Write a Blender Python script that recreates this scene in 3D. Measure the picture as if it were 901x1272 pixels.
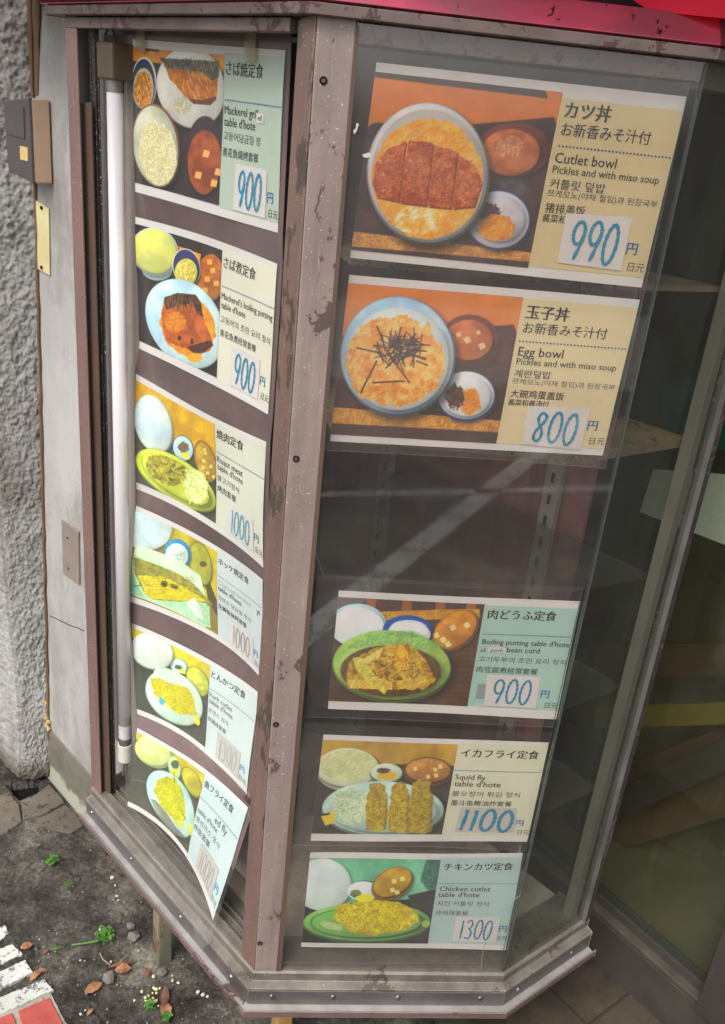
import bpy, math, random
import numpy as np
from mathutils import Vector
random.seed(4); RNG = np.random.default_rng(7)
scene = bpy.context.scene
for o in list(bpy.data.objects): bpy.data.objects.remove(o)

# ------------------------------------------------------------------ camera
F = 1115.771; CAM = np.array([-0.01001, -0.90866, 1.12767]); EUL = (1.153959, -0.094839, -0.064372)
cam = bpy.data.cameras.new("camera"); camo = bpy.data.objects.new("camera", cam); scene.collection.objects.link(camo)
camo.location = CAM; camo.rotation_euler = EUL
cam.sensor_fit = 'HORIZONTAL'; cam.sensor_width = 36; cam.lens = F/901*36; cam.clip_start = .02; cam.clip_end = 500
scene.camera = camo
# ------------------------------------------------------------------ sky, sun, exposure
w = bpy.data.worlds.new("World"); scene.world = w; w.use_nodes = True
nt = w.node_tree; bg = nt.nodes['Background']; sky = nt.nodes.new('ShaderNodeTexSky'); sky.sky_type = 'NISHITA'
SUN_EL, SUN_AZ = math.radians(52), math.radians(215)      # azimuth clockwise from +Y: behind the camera, to its left
sky.sun_disc = False; sky.sun_elevation = SUN_EL; sky.sun_rotation = SUN_AZ; sky.air_density = 1.0; sky.dust_density = 4.0; sky.ozone_density = .6
hsv = nt.nodes.new('ShaderNodeHueSaturation'); hsv.inputs['Saturation'].default_value = .35
nt.links.new(sky.outputs[0], hsv.inputs['Color']); nt.links.new(hsv.outputs[0], bg.inputs[0]); bg.inputs[1].default_value = 0.13
sl = bpy.data.lights.new("sun", 'SUN'); sl.energy = 0.8; sl.angle = math.radians(25); sl.color = (1, .96, .9)
so = bpy.data.objects.new("sun", sl); scene.collection.objects.link(so)
sd = Vector((math.sin(SUN_AZ)*math.cos(SUN_EL), math.cos(SUN_AZ)*math.cos(SUN_EL), math.sin(SUN_EL)))
so.rotation_euler = sd.to_track_quat('Z', 'Y').to_euler()
scene.view_settings.view_transform = 'Standard'; scene.view_settings.look = 'None'
scene.view_settings.gamma = 1; scene.view_settings.exposure = 1.02
scene.cycles.max_bounces = 10; scene.cycles.transparent_max_bounces = 24

# ------------------------------------------------------------------ plan of the place (metres)
# front face of the case on y = 0, its corner post at x = 0; the left face turns back by A, the right one by B
A, B, W, H, GZ = 0.88619, 0.57744, 0.3645, 1.2, -0.27
NL = np.array([-math.sin(A), -math.cos(A), 0]); DL = np.array([-math.cos(A), math.sin(A), 0])
NR = np.array([math.sin(B), -math.cos(B), 0]); DR = np.array([math.cos(B), math.sin(B), 0])
Z3 = np.array([0, 0, 1.])
def rotm(e):
    cx, sx, cy, sy, cz, sz = math.cos(e[0]), math.sin(e[0]), math.cos(e[1]), math.sin(e[1]), math.cos(e[2]), math.sin(e[2])
    return np.array([[cz, -sz, 0], [sz, cz, 0], [0, 0, 1]]) @ np.array([[cy, 0, sy], [0, 1, 0], [-sy, 0, cy]]) @ np.array([[1, 0, 0], [0, cx, -sx], [0, sx, cx]])
RM = rotm(EUL)
def hit(u, P0, n):            # survey: where the sight line to a photo point meets a known plane of the place
    d = RM @ np.array([(u[0]-450.5)/F, -(u[1]-636)/F, -1]); P0 = np.asarray(P0, float)
    return CAM + d*(np.dot(P0-CAM, n)/np.dot(d, n))
def Lp(u, o=0.): return hit(u, -NL*o, NL)
def Fp(u, o=0.): return hit(u, (0, o, 0), np.array([0, 1., 0]))
def Gp(u, z=GZ): return hit(u, (0, 0, z), Z3)
def LW(s, z, o=0.): return DL*s + Z3*z - NL*o       # o = distance behind the left face
def FW(x, z, o=0.): return np.array([x, o, z])
def RW(s, z, o=0.): return np.array([W, 0, 0]) + DR*s + Z3*z - NR*o
DA = np.array([.630, .2377, 0]); DD = np.array([.5467, -.8373, 0]); DN = np.array([-.8373, -.5467, 0])   # shop door plane, normal to the street
def DW(t, z, o=0.): return DA + DD*t + Z3*z - DN*o

# ------------------------------------------------------------------ helpers
COL = scene.collection
def mk(name, verts, faces, mat=None, parent=None, smooth=False, kind=None, bevel=0):
    me = bpy.data.meshes.new(name); me.from_pydata([tuple(map(float, v)) for v in verts], [], faces); me.validate()
    if mat: me.materials.append(mat)
    if smooth:
        for p in me.polygons: p.use_smooth = True
    o = bpy.data.objects.new(name, me); COL.objects.link(o)
    if parent: o.parent = parent
    if kind: o['kind'] = kind
    if bevel:
        m = o.modifiers.new('bevel', 'BEVEL'); m.width = bevel; m.segments = 2; m.limit_method = 'ANGLE'; m.angle_limit = math.radians(40)
    return o
def tag(o, label, cat, group=None):
    o['label'] = label; o['category'] = cat
    if group: o['group'] = group
    return o
def thing(name, label, cat, group=None):
    o = bpy.data.objects.new(name, None); COL.objects.link(o); o.empty_display_size = .05
    return tag(o, label, cat, group)
def prism(quad, vec):          # polygon extruded along vec
    n = len(quad); q = [np.asarray(p, float) for p in quad]; v = q + [p+vec for p in q]
    f = [tuple(range(n)), tuple(range(2*n-1, n-1, -1))] + [(i, i+n, (i+1) % n+n, (i+1) % n) for i in range(n)]
    return v, f
def prism_ob(name, quad, vec, mat, parent=None, **k):
    v, f = prism(quad, np.asarray(vec)); o = mk(name, v, f, mat, parent, **k)
    return o
def box(c, ax, ay, az, hx, hy, hz):
    c, ax, ay, az = map(lambda v: np.asarray(v, float), (c, ax, ay, az)); v = []
    for k in (-1, 1):
        for a, b in ((-1, -1), (1, -1), (1, 1), (-1, 1)): v.append(c+ax*hx*a+ay*hy*b+az*hz*k)
    return v, [(3, 2, 1, 0), (4, 5, 6, 7), (0, 1, 5, 4), (1, 2, 6, 5), (2, 3, 7, 6), (3, 0, 4, 7)]
def joinvf(lst):
    V, Fc = [], []
    for v, f in lst:
        n = len(V); V += list(v); Fc += [tuple(i+n for i in x) for x in f]
    return V, Fc
def tube(p0, p1, r, n=24, r1=None):
    p0, p1 = np.asarray(p0, float), np.asarray(p1, float); d = (p1-p0)/np.linalg.norm(p1-p0); r1 = r if r1 is None else r1
    a = np.cross(d, (1, 0, 0) if abs(d[0]) < .9 else (0, 1, 0)); a /= np.linalg.norm(a); b = np.cross(d, a)
    v = [p+(a*math.cos(t)+b*math.sin(t))*q for p, q in ((p0, r), (p1, r1)) for t in np.linspace(0, 2*math.pi, n, endpoint=False)]
    return v, [(i, (i+1) % n, (i+1) % n+n, i+n) for i in range(n)] + [tuple(range(n-1, -1, -1)), tuple(range(n, 2*n))]
def path_tube(pts, r, n=8):
    pts = [np.asarray(p, float) for p in pts]; V, Fc = [], []
    for i, p in enumerate(pts):
        d = pts[min(i+1, len(pts)-1)]-pts[max(i-1, 0)]; d /= np.linalg.norm(d)
        a = np.cross(d, (0.3, .9, .1)); a /= np.linalg.norm(a); b = np.cross(d, a)
        V += [p+(a*math.cos(t)+b*math.sin(t))*r for t in np.linspace(0, 2*math.pi, n, endpoint=False)]
        if i: Fc += [((i-1)*n+j, (i-1)*n+(j+1) % n, i*n+(j+1) % n, i*n+j) for j in range(n)]
    return V, Fc

# ------------------------------------------------------------------ materials
def srgb(r, g, b):
    f = lambda c: (c/255/12.92 if c <= 10 else ((c/255+.055)/1.055)**2.4)
    return (f(r), f(g), f(b), 1)
def base(name):
    m = bpy.data.materials.new(name); m.use_nodes = True; n = m.node_tree.nodes; return m, n, m.node_tree.links, n['Principled BSDF']
def noise_node(n, l, scale, detail=6, rough=.6, stretch=None, dist=0):
    tc = n.new('ShaderNodeTexCoord'); mp = n.new('ShaderNodeMapping'); l.new(tc.outputs['Object'], mp.inputs[0])
    if stretch: mp.inputs['Scale'].default_value = stretch
    t = n.new('ShaderNodeTexNoise'); t.inputs['Scale'].default_value = scale; t.inputs['Detail'].default_value = detail
    t.inputs['Roughness'].default_value = rough; t.inputs['Distortion'].default_value = dist; l.new(mp.outputs[0], t.inputs[0]); return t
def ramp(n, l, src, stops):
    r = n.new('ShaderNodeValToRGB'); l.new(src, r.inputs[0]); e = r.color_ramp.elements
    while len(e) < len(stops): e.new(.5)
    for x, (p, c) in zip(e, stops): x.position = p; x.color = c if len(c) == 4 else (*c, 1)
    return r
def mixc(n, l, fac, a, b):
    m = n.new('ShaderNodeMix'); m.data_type = 'RGBA'
    for s, i in ((fac, 0), (a, 6), (b, 7)):
        if hasattr(s, 'links'): l.new(s, m.inputs[i])
        else: m.inputs[i].default_value = s
    return m.outputs[2]
W1, K0 = (1, 1, 1, 1), (0, 0, 0, 1)
def bump(n, l, b, src, strength, dist=.001):
    bp = n.new('ShaderNodeBump'); bp.inputs['Strength'].default_value = strength; bp.inputs['Distance'].default_value = dist
    l.new(src, bp.inputs['Height']); l.new(bp.outputs[0], b.inputs['Normal'])
def surf(name, c1, c2, scale=30, rough=.5, metal=0, chips=None, chip_amt=.62, chip_scale=60, speck=None, speck_amt=.72, bump_s=.2, stretch=None, spec=.5, dirt=None, edge=None, streak=None):
    m, n, l, b = base(name)
    t = noise_node(n, l, scale, stretch=stretch); r = ramp(n, l, t.outputs['Fac'], [(.32, K0), (.68, W1)]); c = mixc(n, l, r.outputs[0], c1, c2)
    if dirt:
        t4 = noise_node(n, l, 5, detail=10, rough=.75, stretch=stretch); r4 = ramp(n, l, t4.outputs['Fac'], [(.48, K0), (.66, (.75, .75, .75, 1))]); c = mixc(n, l, r4.outputs[0], c, dirt)
    if streak:
        ts = noise_node(n, l, 38, detail=5, rough=.7, stretch=(1, 1, .035)); rs = ramp(n, l, ts.outputs['Fac'], [(.50, K0), (.72, (.7, .7, .7, 1))]); c = mixc(n, l, rs.outputs[0], c, streak)
        tq = noise_node(n, l, 300, detail=3, rough=.6, stretch=(1, 1, .05)); rq = ramp(n, l, tq.outputs['Fac'], [(.68, K0), (.72, (.6, .6, .6, 1))]); c = mixc(n, l, rq.outputs[0], c, tuple(min(1, x*1.5) for x in c1[:3])+(1,))
    if edge:
        bv = n.new('ShaderNodeBevel'); bv.samples = 3; bv.inputs['Radius'].default_value = .0022; ge = n.new('ShaderNodeNewGeometry'); dt = n.new('ShaderNodeVectorMath'); dt.operation = 'DOT_PRODUCT'
        l.new(bv.outputs[0], dt.inputs[0]); l.new(ge.outputs['Normal'], dt.inputs[1]); te = noise_node(n, l, 45, detail=5, rough=.7)
        ma = n.new('ShaderNodeMath'); ma.operation = 'MULTIPLY_ADD'; l.new(te.outputs['Fac'], ma.inputs[0]); ma.inputs[1].default_value = .35; l.new(dt.outputs['Value'], ma.inputs[2])
        re = ramp(n, l, ma.outputs[0], [(1.03/1.4, W1), (1.10/1.4, K0)]); sc = n.new('ShaderNodeMath'); sc.operation = 'DIVIDE'; sc.inputs[1].default_value = 1.4; l.new(ma.outputs[0], sc.inputs[0]); l.new(sc.outputs[0], re.inputs[0])
        c = mixc(n, l, re.outputs[0], c, edge)
    rr = None
    if chips:
        t2 = noise_node(n, l, chip_scale, detail=4, rough=.75, stretch=stretch, dist=.4)
        tz = noise_node(n, l, 9, detail=2)
        ad = n.new('ShaderNodeMath'); ad.operation = 'MULTIPLY_ADD'; l.new(tz.outputs['Fac'], ad.inputs[0]); ad.inputs[1].default_value = .5; l.new(t2.outputs['Fac'], ad.inputs[2])
        rr = ramp(n, l, ad.outputs[0], [(chip_amt+.24, K0), (chip_amt+.27, W1)]); c = mixc(n, l, rr.outputs[0], c, chips)
    if speck:
        t3 = noise_node(n, l, 420, detail=2, rough=.5); r3 = ramp(n, l, t3.outputs['Fac'], [(speck_amt, K0), (speck_amt+.03, W1)]); c = mixc(n, l, r3.outputs[0], c, speck)
    l.new(c, b.inputs['Base Color']); b.inputs['Roughness'].default_value = rough; b.inputs['Metallic'].default_value = metal
    b.inputs['Specular IOR Level'].default_value = spec
    if bump_s:
        t5 = noise_node(n, l, scale*6, detail=5, stretch=stretch); bump(n, l, b, t5.outputs['Fac'], bump_s, .0008)
    return m
def flat(name, c, rough=.6, spec=.3):
    m, n, l, b = base(name); b.inputs['Base Color'].default_value = c; b.inputs['Roughness'].default_value = rough; b.inputs['Specular IOR Level'].default_value = spec
    t = noise_node(n, l, 90, 4); r = ramp(n, l, t.outputs['Fac'], [(.3, tuple(x*.86 for x in c[:3])), (.7, c)]); l.new(r.outputs[0], b.inputs['Base Color']); return m
def glass(name, tint, refl=1.0, milky=0.0, rough=.02, milk=(.5, .5, .48, 1), smear=True):
    m = bpy.data.materials.new(name); m.use_nodes = True; n = m.node_tree.nodes; l = m.node_tree.links; n.clear()
    out = n.new('ShaderNodeOutputMaterial'); tr = n.new('ShaderNodeBsdfTransparent'); tr.inputs[0].default_value = tint
    gl = n.new('ShaderNodeBsdfGlossy'); gl.inputs['Roughness'].default_value = rough
    lw = n.new('ShaderNodeLayerWeight'); lw.inputs['Blend'].default_value = .5
    pw = n.new('ShaderNodeMath'); pw.operation = 'POWER'; pw.inputs[1].default_value = 5; l.new(lw.outputs['Facing'], pw.inputs[0])
    mu = n.new('ShaderNodeMath'); mu.operation = 'MULTIPLY_ADD'; mu.inputs[1].default_value = .9; mu.inputs[2].default_value = .055*refl; mu.use_clamp = True; l.new(pw.outputs[0], mu.inputs[0])
    df = n.new('ShaderNodeBsdfDiffuse'); df.inputs[0].default_value = milk
    m1 = n.new('ShaderNodeMixShader'); m2 = n.new('ShaderNodeMixShader')
    if smear:
        t = noise_node(n, l, 7, 8, .7, stretch=(1, 1, .5)); r = ramp(n, l, t.outputs['Fac'], [(.35, (milky*.5,)*3), (.7, (min(1, milky*1.9),)*3)]); l.new(r.outputs[0], m1.inputs[0])
        r2 = ramp(n, l, t.outputs['Fac'], [(.40, (rough,)*3), (.72, (rough+.06,)*3)]); l.new(r2.outputs[0], gl.inputs['Roughness'])
    else: m1.inputs[0].default_value = milky
    l.new(tr.outputs[0], m1.inputs[1]); l.new(df.outputs[0], m1.inputs[2])
    l.new(mu.outputs[0], m2.inputs[0]); l.new(m1.outputs[0], m2.inputs[1]); l.new(gl.outputs[0], m2.inputs[2]); l.new(m2.outputs[0], out.inputs[0])
    return m
M = {}
M['post'] = surf('pale_mauve_metal', srgb(154, 137, 131), srgb(134, 118, 113), 14, .46, .2, chips=srgb(92, 78, 72), chip_amt=.62, chip_scale=40, edge=srgb(178, 168, 160), streak=srgb(112, 98, 94), dirt=srgb(122, 108, 102), speck=srgb(205, 198, 190), speck_amt=.70, stretch=(1, 1, .6))
M['brown'] = surf('worn_brown_metal', srgb(122, 98, 88), srgb(100, 82, 75), 16, .5, .15, edge=srgb(150, 132, 120), streak=srgb(84, 70, 64), chips=srgb(78, 68, 60), chip_amt=.55, chip_scale=26, speck=srgb(190, 176, 166), speck_amt=.70, stretch=(1, 1, .3))
M['jamb'] = surf('reddish_brown_metal', srgb(132, 104, 98), srgb(112, 88, 84), 12, .5, .1, streak=srgb(96, 76, 72), edge=srgb(160, 136, 128), speck=srgb(205, 190, 180), speck_amt=.69, stretch=(1, 1, .3))
M['track'] = surf('dusty_dark_track', srgb(84, 74, 68), srgb(56, 48, 44), 20, .5, .3, speck=srgb(190, 186, 180), speck_amt=.64, stretch=(1, 1, .2))
M['channel'] = surf('brown_channel', srgb(104, 84, 72), srgb(82, 64, 56), 12, .5, .15, stretch=(1, 1, .2))
M['sill'] = surf('weathered_sill', srgb(132, 126, 117), srgb(102, 95, 88), 22, .5, .3, edge=srgb(160, 152, 144), chips=srgb(86, 76, 68), chip_amt=.64, chip_scale=30, speck=srgb(196, 192, 186), speck_amt=.71, dirt=srgb(84, 76, 70))
M['sillface'] = surf('brushed_steel_face', srgb(126, 121, 120), srgb(100, 95, 95), 9, .38, .5, edge=srgb(176, 172, 168), dirt=srgb(84, 76, 74), speck=srgb(200, 198, 196), speck_amt=.73, bump_s=.08)
M['tray'] = surf('drip_tray_metal', srgb(178, 174, 170), srgb(146, 140, 136), 18, .4, .45, chips=srgb(98, 80, 76), chip_amt=.64, chip_scale=30)
M['lip'] = surf('drip_lip_metal', srgb(128, 106, 101), srgb(104, 86, 82), 18, .45, .3, edge=srgb(170, 158, 150), chips=srgb(84, 70, 66), chip_amt=.62)
M['fascia'] = surf('red_tinted_mauve_fascia', srgb(190, 80, 102), srgb(140, 64, 80), 10, .2, .8, chips=srgb(50, 34, 36), chip_amt=.66, bump_s=.05, dirt=srgb(130, 100, 104))  # mauve metal; the awning's red reflection is deepened in its base colour
M['rail'] = surf('top_rail_metal', srgb(120, 104, 98), srgb(96, 80, 76), 16, .5, .2, chips=srgb(78, 54, 54), chip_amt=.58, stretch=(1, 1, 1))
M['steel'] = surf('dull_steel', srgb(140, 138, 132), srgb(110, 106, 100), 12, .4, .6)
M['board'] = surf('grey_interior_board', srgb(192, 182, 174), srgb(172, 160, 152), 6, .8, 0, speck=srgb(96, 84, 78), speck_amt=.72, dirt=srgb(156, 144, 136), spec=.2)
M['backing'] = surf('mauve_backing_sheet', srgb(122, 98, 98), srgb(102, 82, 82), 8, .35, 0, dirt=srgb(92, 74, 72), spec=.4)
M['inback'] = surf('brown_back_panel', srgb(150, 98, 92), srgb(120, 78, 74), 5, .6, 0, spec=.3, streak=srgb(98, 74, 70), dirt=srgb(100, 80, 76))
M['floor'] = surf('dusty_case_floor', srgb(176, 166, 150), srgb(148, 136, 120), 10, .8, 0, chips=srgb(82, 60, 46), chip_amt=.72, chip_scale=50, dirt=srgb(120, 104, 90), spec=.2)
M['upright'] = surf('grey_slotted_rail', srgb(160, 150, 140), srgb(136, 128, 118), 12, .5, .1)
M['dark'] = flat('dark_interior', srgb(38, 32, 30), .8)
M['glass'] = glass('case_glass', (.93, .91, .90, 1), 2.0, .035, rough=.006, milk=(.30, .29, .27, 1))  # thin milk adds the hazy street reflection as colour
M['rglass'] = glass('side_glass_painted_haze', (.76, .80, .76, 1), 1.4, .12, milk=(.16, .175, .15, 1))  # greenish milk paints in the reflections lying on this pane
M['crack'] = flat('bright_crack_line', srgb(120, 146, 138), .2)
M['edge'] = glass('glass_edge', (.55, .6, .57, 1), .8, .35, milk=(.13, .15, .14, 1), smear=False)
M['shelf'] = glass('shelf_glass', (.80, .82, .79, 1), 1.2, .06, milk=(.35, .33, .28, 1))
M['film'] = glass('clear_plastic_film', (.93, .93, .92, 1), .9, .05, rough=.12, milk=(.6, .58, .55, 1))
M['pocket'] = glass('cloudy_plastic_pocket', (.93, .92, .91, 1), .9, .06, rough=.16, milk=(.42, .38, .37, 1))
M['tape'] = glass('yellowed_tape', (.8, .74, .6, 1), .8, .45, rough=.2, milk=(.5, .42, .3, 1), smear=False)
M['tube'] = surf('white_tube_glass', srgb(214, 209, 211), srgb(200, 196, 198), 3, .18, 0, bump_s=0)
M['tubeband'] = surf('greyed_tube_end', srgb(176, 172, 170), srgb(198, 194, 192), 20, .3, 0)
M['cap'] = surf('old_socket_plastic', srgb(92, 80, 62), srgb(74, 62, 48), 14, .5, 0)
M['holder'] = surf('cream_socket', srgb(200, 196, 184), srgb(182, 178, 166), 10, .5, 0)
M['cable'] = flat('grey_cable', srgb(96, 90, 82))
M['wall'] = surf('smooth_grey_mortar', srgb(174, 172, 168), srgb(146, 144, 140), 6, .9, 0, speck=srgb(92, 86, 80), speck_amt=.70, bump_s=.9, stretch=(1, 1, .5), dirt=srgb(118, 112, 106), spec=.15)

def plinthm():
    m, n, l, b = base('stained_plinth'); t = noise_node(n, l, 14, 8, .7); c = ramp(n, l, t.outputs['Fac'], [(.35, srgb(92, 88, 78)), (.7, srgb(120, 114, 102))])
    tc = n.new('ShaderNodeTexCoord'); sp = n.new('ShaderNodeSeparateXYZ'); l.new(tc.outputs['Object'], sp.inputs[0]); t2 = noise_node(n, l, 30, 6, .7, stretch=(1, 1, .6))
    ma = n.new('ShaderNodeMath'); ma.operation = 'MULTIPLY_ADD'; l.new(t2.outputs['Fac'], ma.inputs[0]); ma.inputs[1].default_value = .09; l.new(sp.outputs[2], ma.inputs[2])
    r = n.new('ShaderNodeMapRange'); l.new(ma.outputs[0], r.inputs[0]); r.inputs[1].default_value = -.185; r.inputs[2].default_value = -.172; r.inputs[3].default_value = 1; r.inputs[4].default_value = 0
    l.new(mixc(n, l, r.outputs[0], c.outputs[0], srgb(156, 158, 140)), b.inputs['Base Color']); b.inputs['Roughness'].default_value = .9; bump(n, l, b, t.outputs['Fac'], .5, .002); return m
M['baseboard'] = plinthm()
def plaster():
    m, n, l, b = base('rough_cast_plaster'); v = noise_node(n, l, 42, 5, .55, dist=.6); v2 = noise_node(n, l, 120, 4)
    ad = n.new('ShaderNodeMath'); ad.operation = 'MULTIPLY_ADD'; l.new(v2.outputs['Fac'], ad.inputs[0]); ad.inputs[1].default_value = .25; l.new(v.outputs['Fac'], ad.inputs[2])
    bump(n, l, b, ad.outputs[0], .6, .004)
    d = noise_node(n, l, 4, 8, .7, stretch=(1, 1, .5)); c = ramp(n, l, d.outputs['Fac'], [(.35, srgb(168, 167, 163)), (.5, srgb(148, 146, 142)), (.66, srgb(108, 102, 95))])
    tc = n.new('ShaderNodeTexCoord'); sp = n.new('ShaderNodeSeparateXYZ'); l.new(tc.outputs['Object'], sp.inputs[0])
    ma = n.new('ShaderNodeMath'); ma.operation = 'MULTIPLY_ADD'; l.new(d.outputs['Fac'], ma.inputs[0]); ma.inputs[1].default_value = .14; l.new(sp.outputs[2], ma.inputs[2])
    r = n.new('ShaderNodeMapRange'); l.new(ma.outputs[0], r.inputs[0]); r.inputs[1].default_value = -.18; r.inputs[2].default_value = -.13; r.inputs[3].default_value = .85; r.inputs[4].default_value = 0
    l.new(mixc(n, l, r.outputs[0], c.outputs[0], srgb(84, 76, 62)), b.inputs['Base Color']); b.inputs['Roughness'].default_value = .95; b.inputs['Specular IOR Level'].default_value = .1
    return m
M['plaster'] = plaster()
M['stain'] = surf('brown_stained_joint', srgb(112, 88, 64), srgb(84, 64, 48), 12, .9, 0, bump_s=.5)
M['foam'] = surf('yellow_foam_filler', srgb(196, 172, 122), srgb(160, 134, 88), 60, .95, 0, bump_s=1)
def asphalt():
    m, n, l, b = base('damp_worn_ground'); a = noise_node(n, l, 9, 10, .72); g = noise_node(n, l, 130, 6, .7); s = noise_node(n, l, 260, 2, .5)
    c = ramp(n, l, a.outputs['Fac'], [(.38, srgb(50, 45, 42)), (.48, srgb(74, 69, 64)), (.56, srgb(96, 91, 84)), (.66, srgb(132, 127, 116))])
    c2 = ramp(n, l, g.outputs['Fac'], [(.35, (.45, .44, .43, 1)), (.65, (1.25, 1.25, 1.22, 1))])
    mm = n.new('ShaderNodeMix'); mm.data_type = 'RGBA'; mm.blend_type = 'MULTIPLY'; mm.inputs[0].default_value = 1; l.new(c.outputs[0], mm.inputs[6]); l.new(c2.outputs[0], mm.inputs[7])
    r = ramp(n, l, s.outputs['Fac'], [(.72, K0), (.75, W1)])
    l.new(mixc(n, l, r.outputs[0], mm.outputs[2], srgb(168, 162, 150)), b.inputs['Base Color'])
    rr = ramp(n, l, a.outputs['Fac'], [(.3, (.55,)*3), (.7, (.95,)*3)]); l.new(rr.outputs[0], b.inputs['Roughness']); b.inputs['Specular IOR Level'].default_value = .3
    bump(n, l, b, g.outputs['Fac'], .8, .004); return m
M['ground'] = asphalt()
M['slab'] = surf('old_concrete_slab', srgb(112, 104, 92), srgb(86, 80, 72), 12, .9, 0, chips=srgb(70, 64, 58), chip_amt=.58, bump_s=.8, dirt=srgb(74, 68, 62), speck=srgb(150, 144, 132), speck_amt=.7, spec=.15)
M['hole'] = flat('shaded_gap_earth', srgb(14, 12, 10), 1)  # dark earth, blackened to stand in for shade in the pit
M['whitetile'] = surf('worn_white_paving', srgb(206, 208, 202), srgb(186, 188, 180), 30, .7, 0, chips=srgb(108, 106, 100), chip_amt=.54, chip_scale=70, bump_s=.4, dirt=srgb(160, 160, 152))
M['redtile'] = surf('red_paving', srgb(176, 80, 72), srgb(156, 66, 60), 30, .65, 0, speck=srgb(214, 170, 160), speck_amt=.73)
M['joint'] = surf('mortar_strip', srgb(168, 160, 148), srgb(130, 122, 112), 50, .9, 0, chips=srgb(90, 84, 78), chip_amt=.6)
M['browntile'] = surf('brown_step_tile', srgb(62, 54, 46), srgb(46, 41, 35), 12, .55, 0, speck=srgb(104, 94, 80), speck_amt=.73, dirt=srgb(84, 74, 60))
M['stepjoint'] = surf('dirty_step_joint', srgb(66, 61, 52), srgb(50, 46, 38), 30, .9, 0)
M['leg'] = surf('rusty_leg', srgb(142, 132, 108), srgb(104, 102, 88), 16, .6, .1, chips=srgb(104, 70, 48), chip_amt=.66, chip_scale=18, stretch=(1, 1, .4))
M['wood'] = surf('pale_wood_leg', srgb(178, 140, 78), srgb(140, 104, 56), 20, .7, 0, stretch=(1, 1, .1))
M['doorframe'] = surf('dark_bronze_frame', srgb(86, 80, 74), srgb(70, 64, 60), 14, .4, .4, speck=srgb(130, 124, 112), speck_amt=.74)
M['gasket'] = flat('grey_green_gasket', srgb(52, 56, 50), .5)
M['threshold'] = surf('worn_threshold', srgb(104, 100, 88), srgb(84, 80, 72), 20, .45, .4)
M['mullion'] = surf('granular_dark_mullion', srgb(84, 78, 76), srgb(64, 60, 58), 60, .45, .35, chips=srgb(120, 116, 114), chip_amt=.58, chip_scale=150)
M['mulin'] = surf('pale_inner_frame', srgb(150, 138, 126), srgb(134, 124, 112), 12, .5, .2)
M['doorglass'] = glass('dark_door_glass', (.74, .77, .68, 1), 1.5, .09, rough=.05, milk=(.17, .165, .12, 1))
M['white'] = flat('white_notice_panel', srgb(206, 212, 204)); M['yellow'] = flat('yellow_reflection', srgb(120, 110, 50)); M['brownrefl'] = surf('brown_reflection_colour', srgb(98, 76, 54), srgb(80, 64, 46), 8, .6, 0, stretch=(1, 1, .2))  # yellow and brown here colour the bands that imitate door reflections
M['olive'] = surf('olive_curtain', srgb(112, 108, 86), srgb(84, 82, 64), 5, .9, 0, stretch=(1, 1, .3), spec=.1)
M['tealcloth'] = flat('teal_cloth', srgb(30, 110, 96)); 
def redcloth():
    m, n, l, b = base('red_cloth'); t = noise_node(n, l, 6, 4); c = ramp(n, l, t.outputs['Fac'], [(.3, srgb(196, 12, 46)), (.7, srgb(222, 22, 60))]); l.new(c.outputs[0], b.inputs['Base Color']); b.inputs['Roughness'].default_value = .8
    tl = n.new('ShaderNodeBsdfTranslucent'); l.new(c.outputs[0], tl.inputs[0]); mx = n.new('ShaderNodeMixShader'); mx.inputs[0].default_value = .45
    l.new(b.outputs[0], mx.inputs[1]); l.new(tl.outputs[0], mx.inputs[2]); l.new(mx.outputs[0], n['Material Output'].inputs[0]); return m
M['red'] = redcloth()
M['boxface'] = surf('black_box_face', srgb(86, 78, 78), srgb(66, 60, 60), 8, .35, 0, bump_s=.05); M['boxside'] = surf('tan_box_side', srgb(210, 178, 152), srgb(186, 156, 132), 10, .6, 0)
M['boxwin'] = flat('yellow_indicator', srgb(206, 180, 118), .4); M['plate'] = surf('yellow_name_plate', srgb(212, 202, 156), srgb(190, 178, 130), 10, .5, 0, speck=srgb(120, 90, 50), speck_amt=.74)
M['greyplate'] = surf('grey_metal_plate', srgb(160, 146, 136), srgb(138, 124, 116), 12, .45, .3)
M['screw'] = surf('screw_head', srgb(140, 136, 130), srgb(96, 92, 88), 40, .3, .8, bump_s=0); M['black'] = flat('screw_hole', srgb(24, 16, 18), .9)
M['leafbrown'] = surf('dry_leaf', srgb(168, 122, 84), srgb(124, 84, 56), 40, .8, 0); M['leafred'] = surf('reddish_leaf', srgb(128, 88, 72), srgb(98, 66, 54), 40, .8, 0)
M['weed'] = surf('fresh_weed', srgb(88, 138, 50), srgb(52, 96, 34), 60, .6, 0); M['twig'] = flat('dry_twig', srgb(150, 130, 100)); M['chip'] = flat('white_stone_chip', srgb(196, 196, 188)); M['pebble'] = surf('grey_pebble', srgb(128, 124, 118), srgb(90, 86, 82), 60, .9, 0)
M['bud'] = flat('pale_yellow_bud', srgb(214, 208, 150)); M['ceramic'] = surf('dull_glazed_plate', srgb(150, 150, 136), srgb(110, 112, 98), 6, .15, 0, bump_s=0)
M['timber'] = surf('old_wood_shelf', srgb(134, 116, 88), srgb(108, 90, 66), 20, .8, 0, chips=srgb(60, 44, 32), chip_amt=.6)
M['facade'] = surf('dim_facade', srgb(58, 50, 48), srgb(44, 38, 38), 6, .8, 0)
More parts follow.
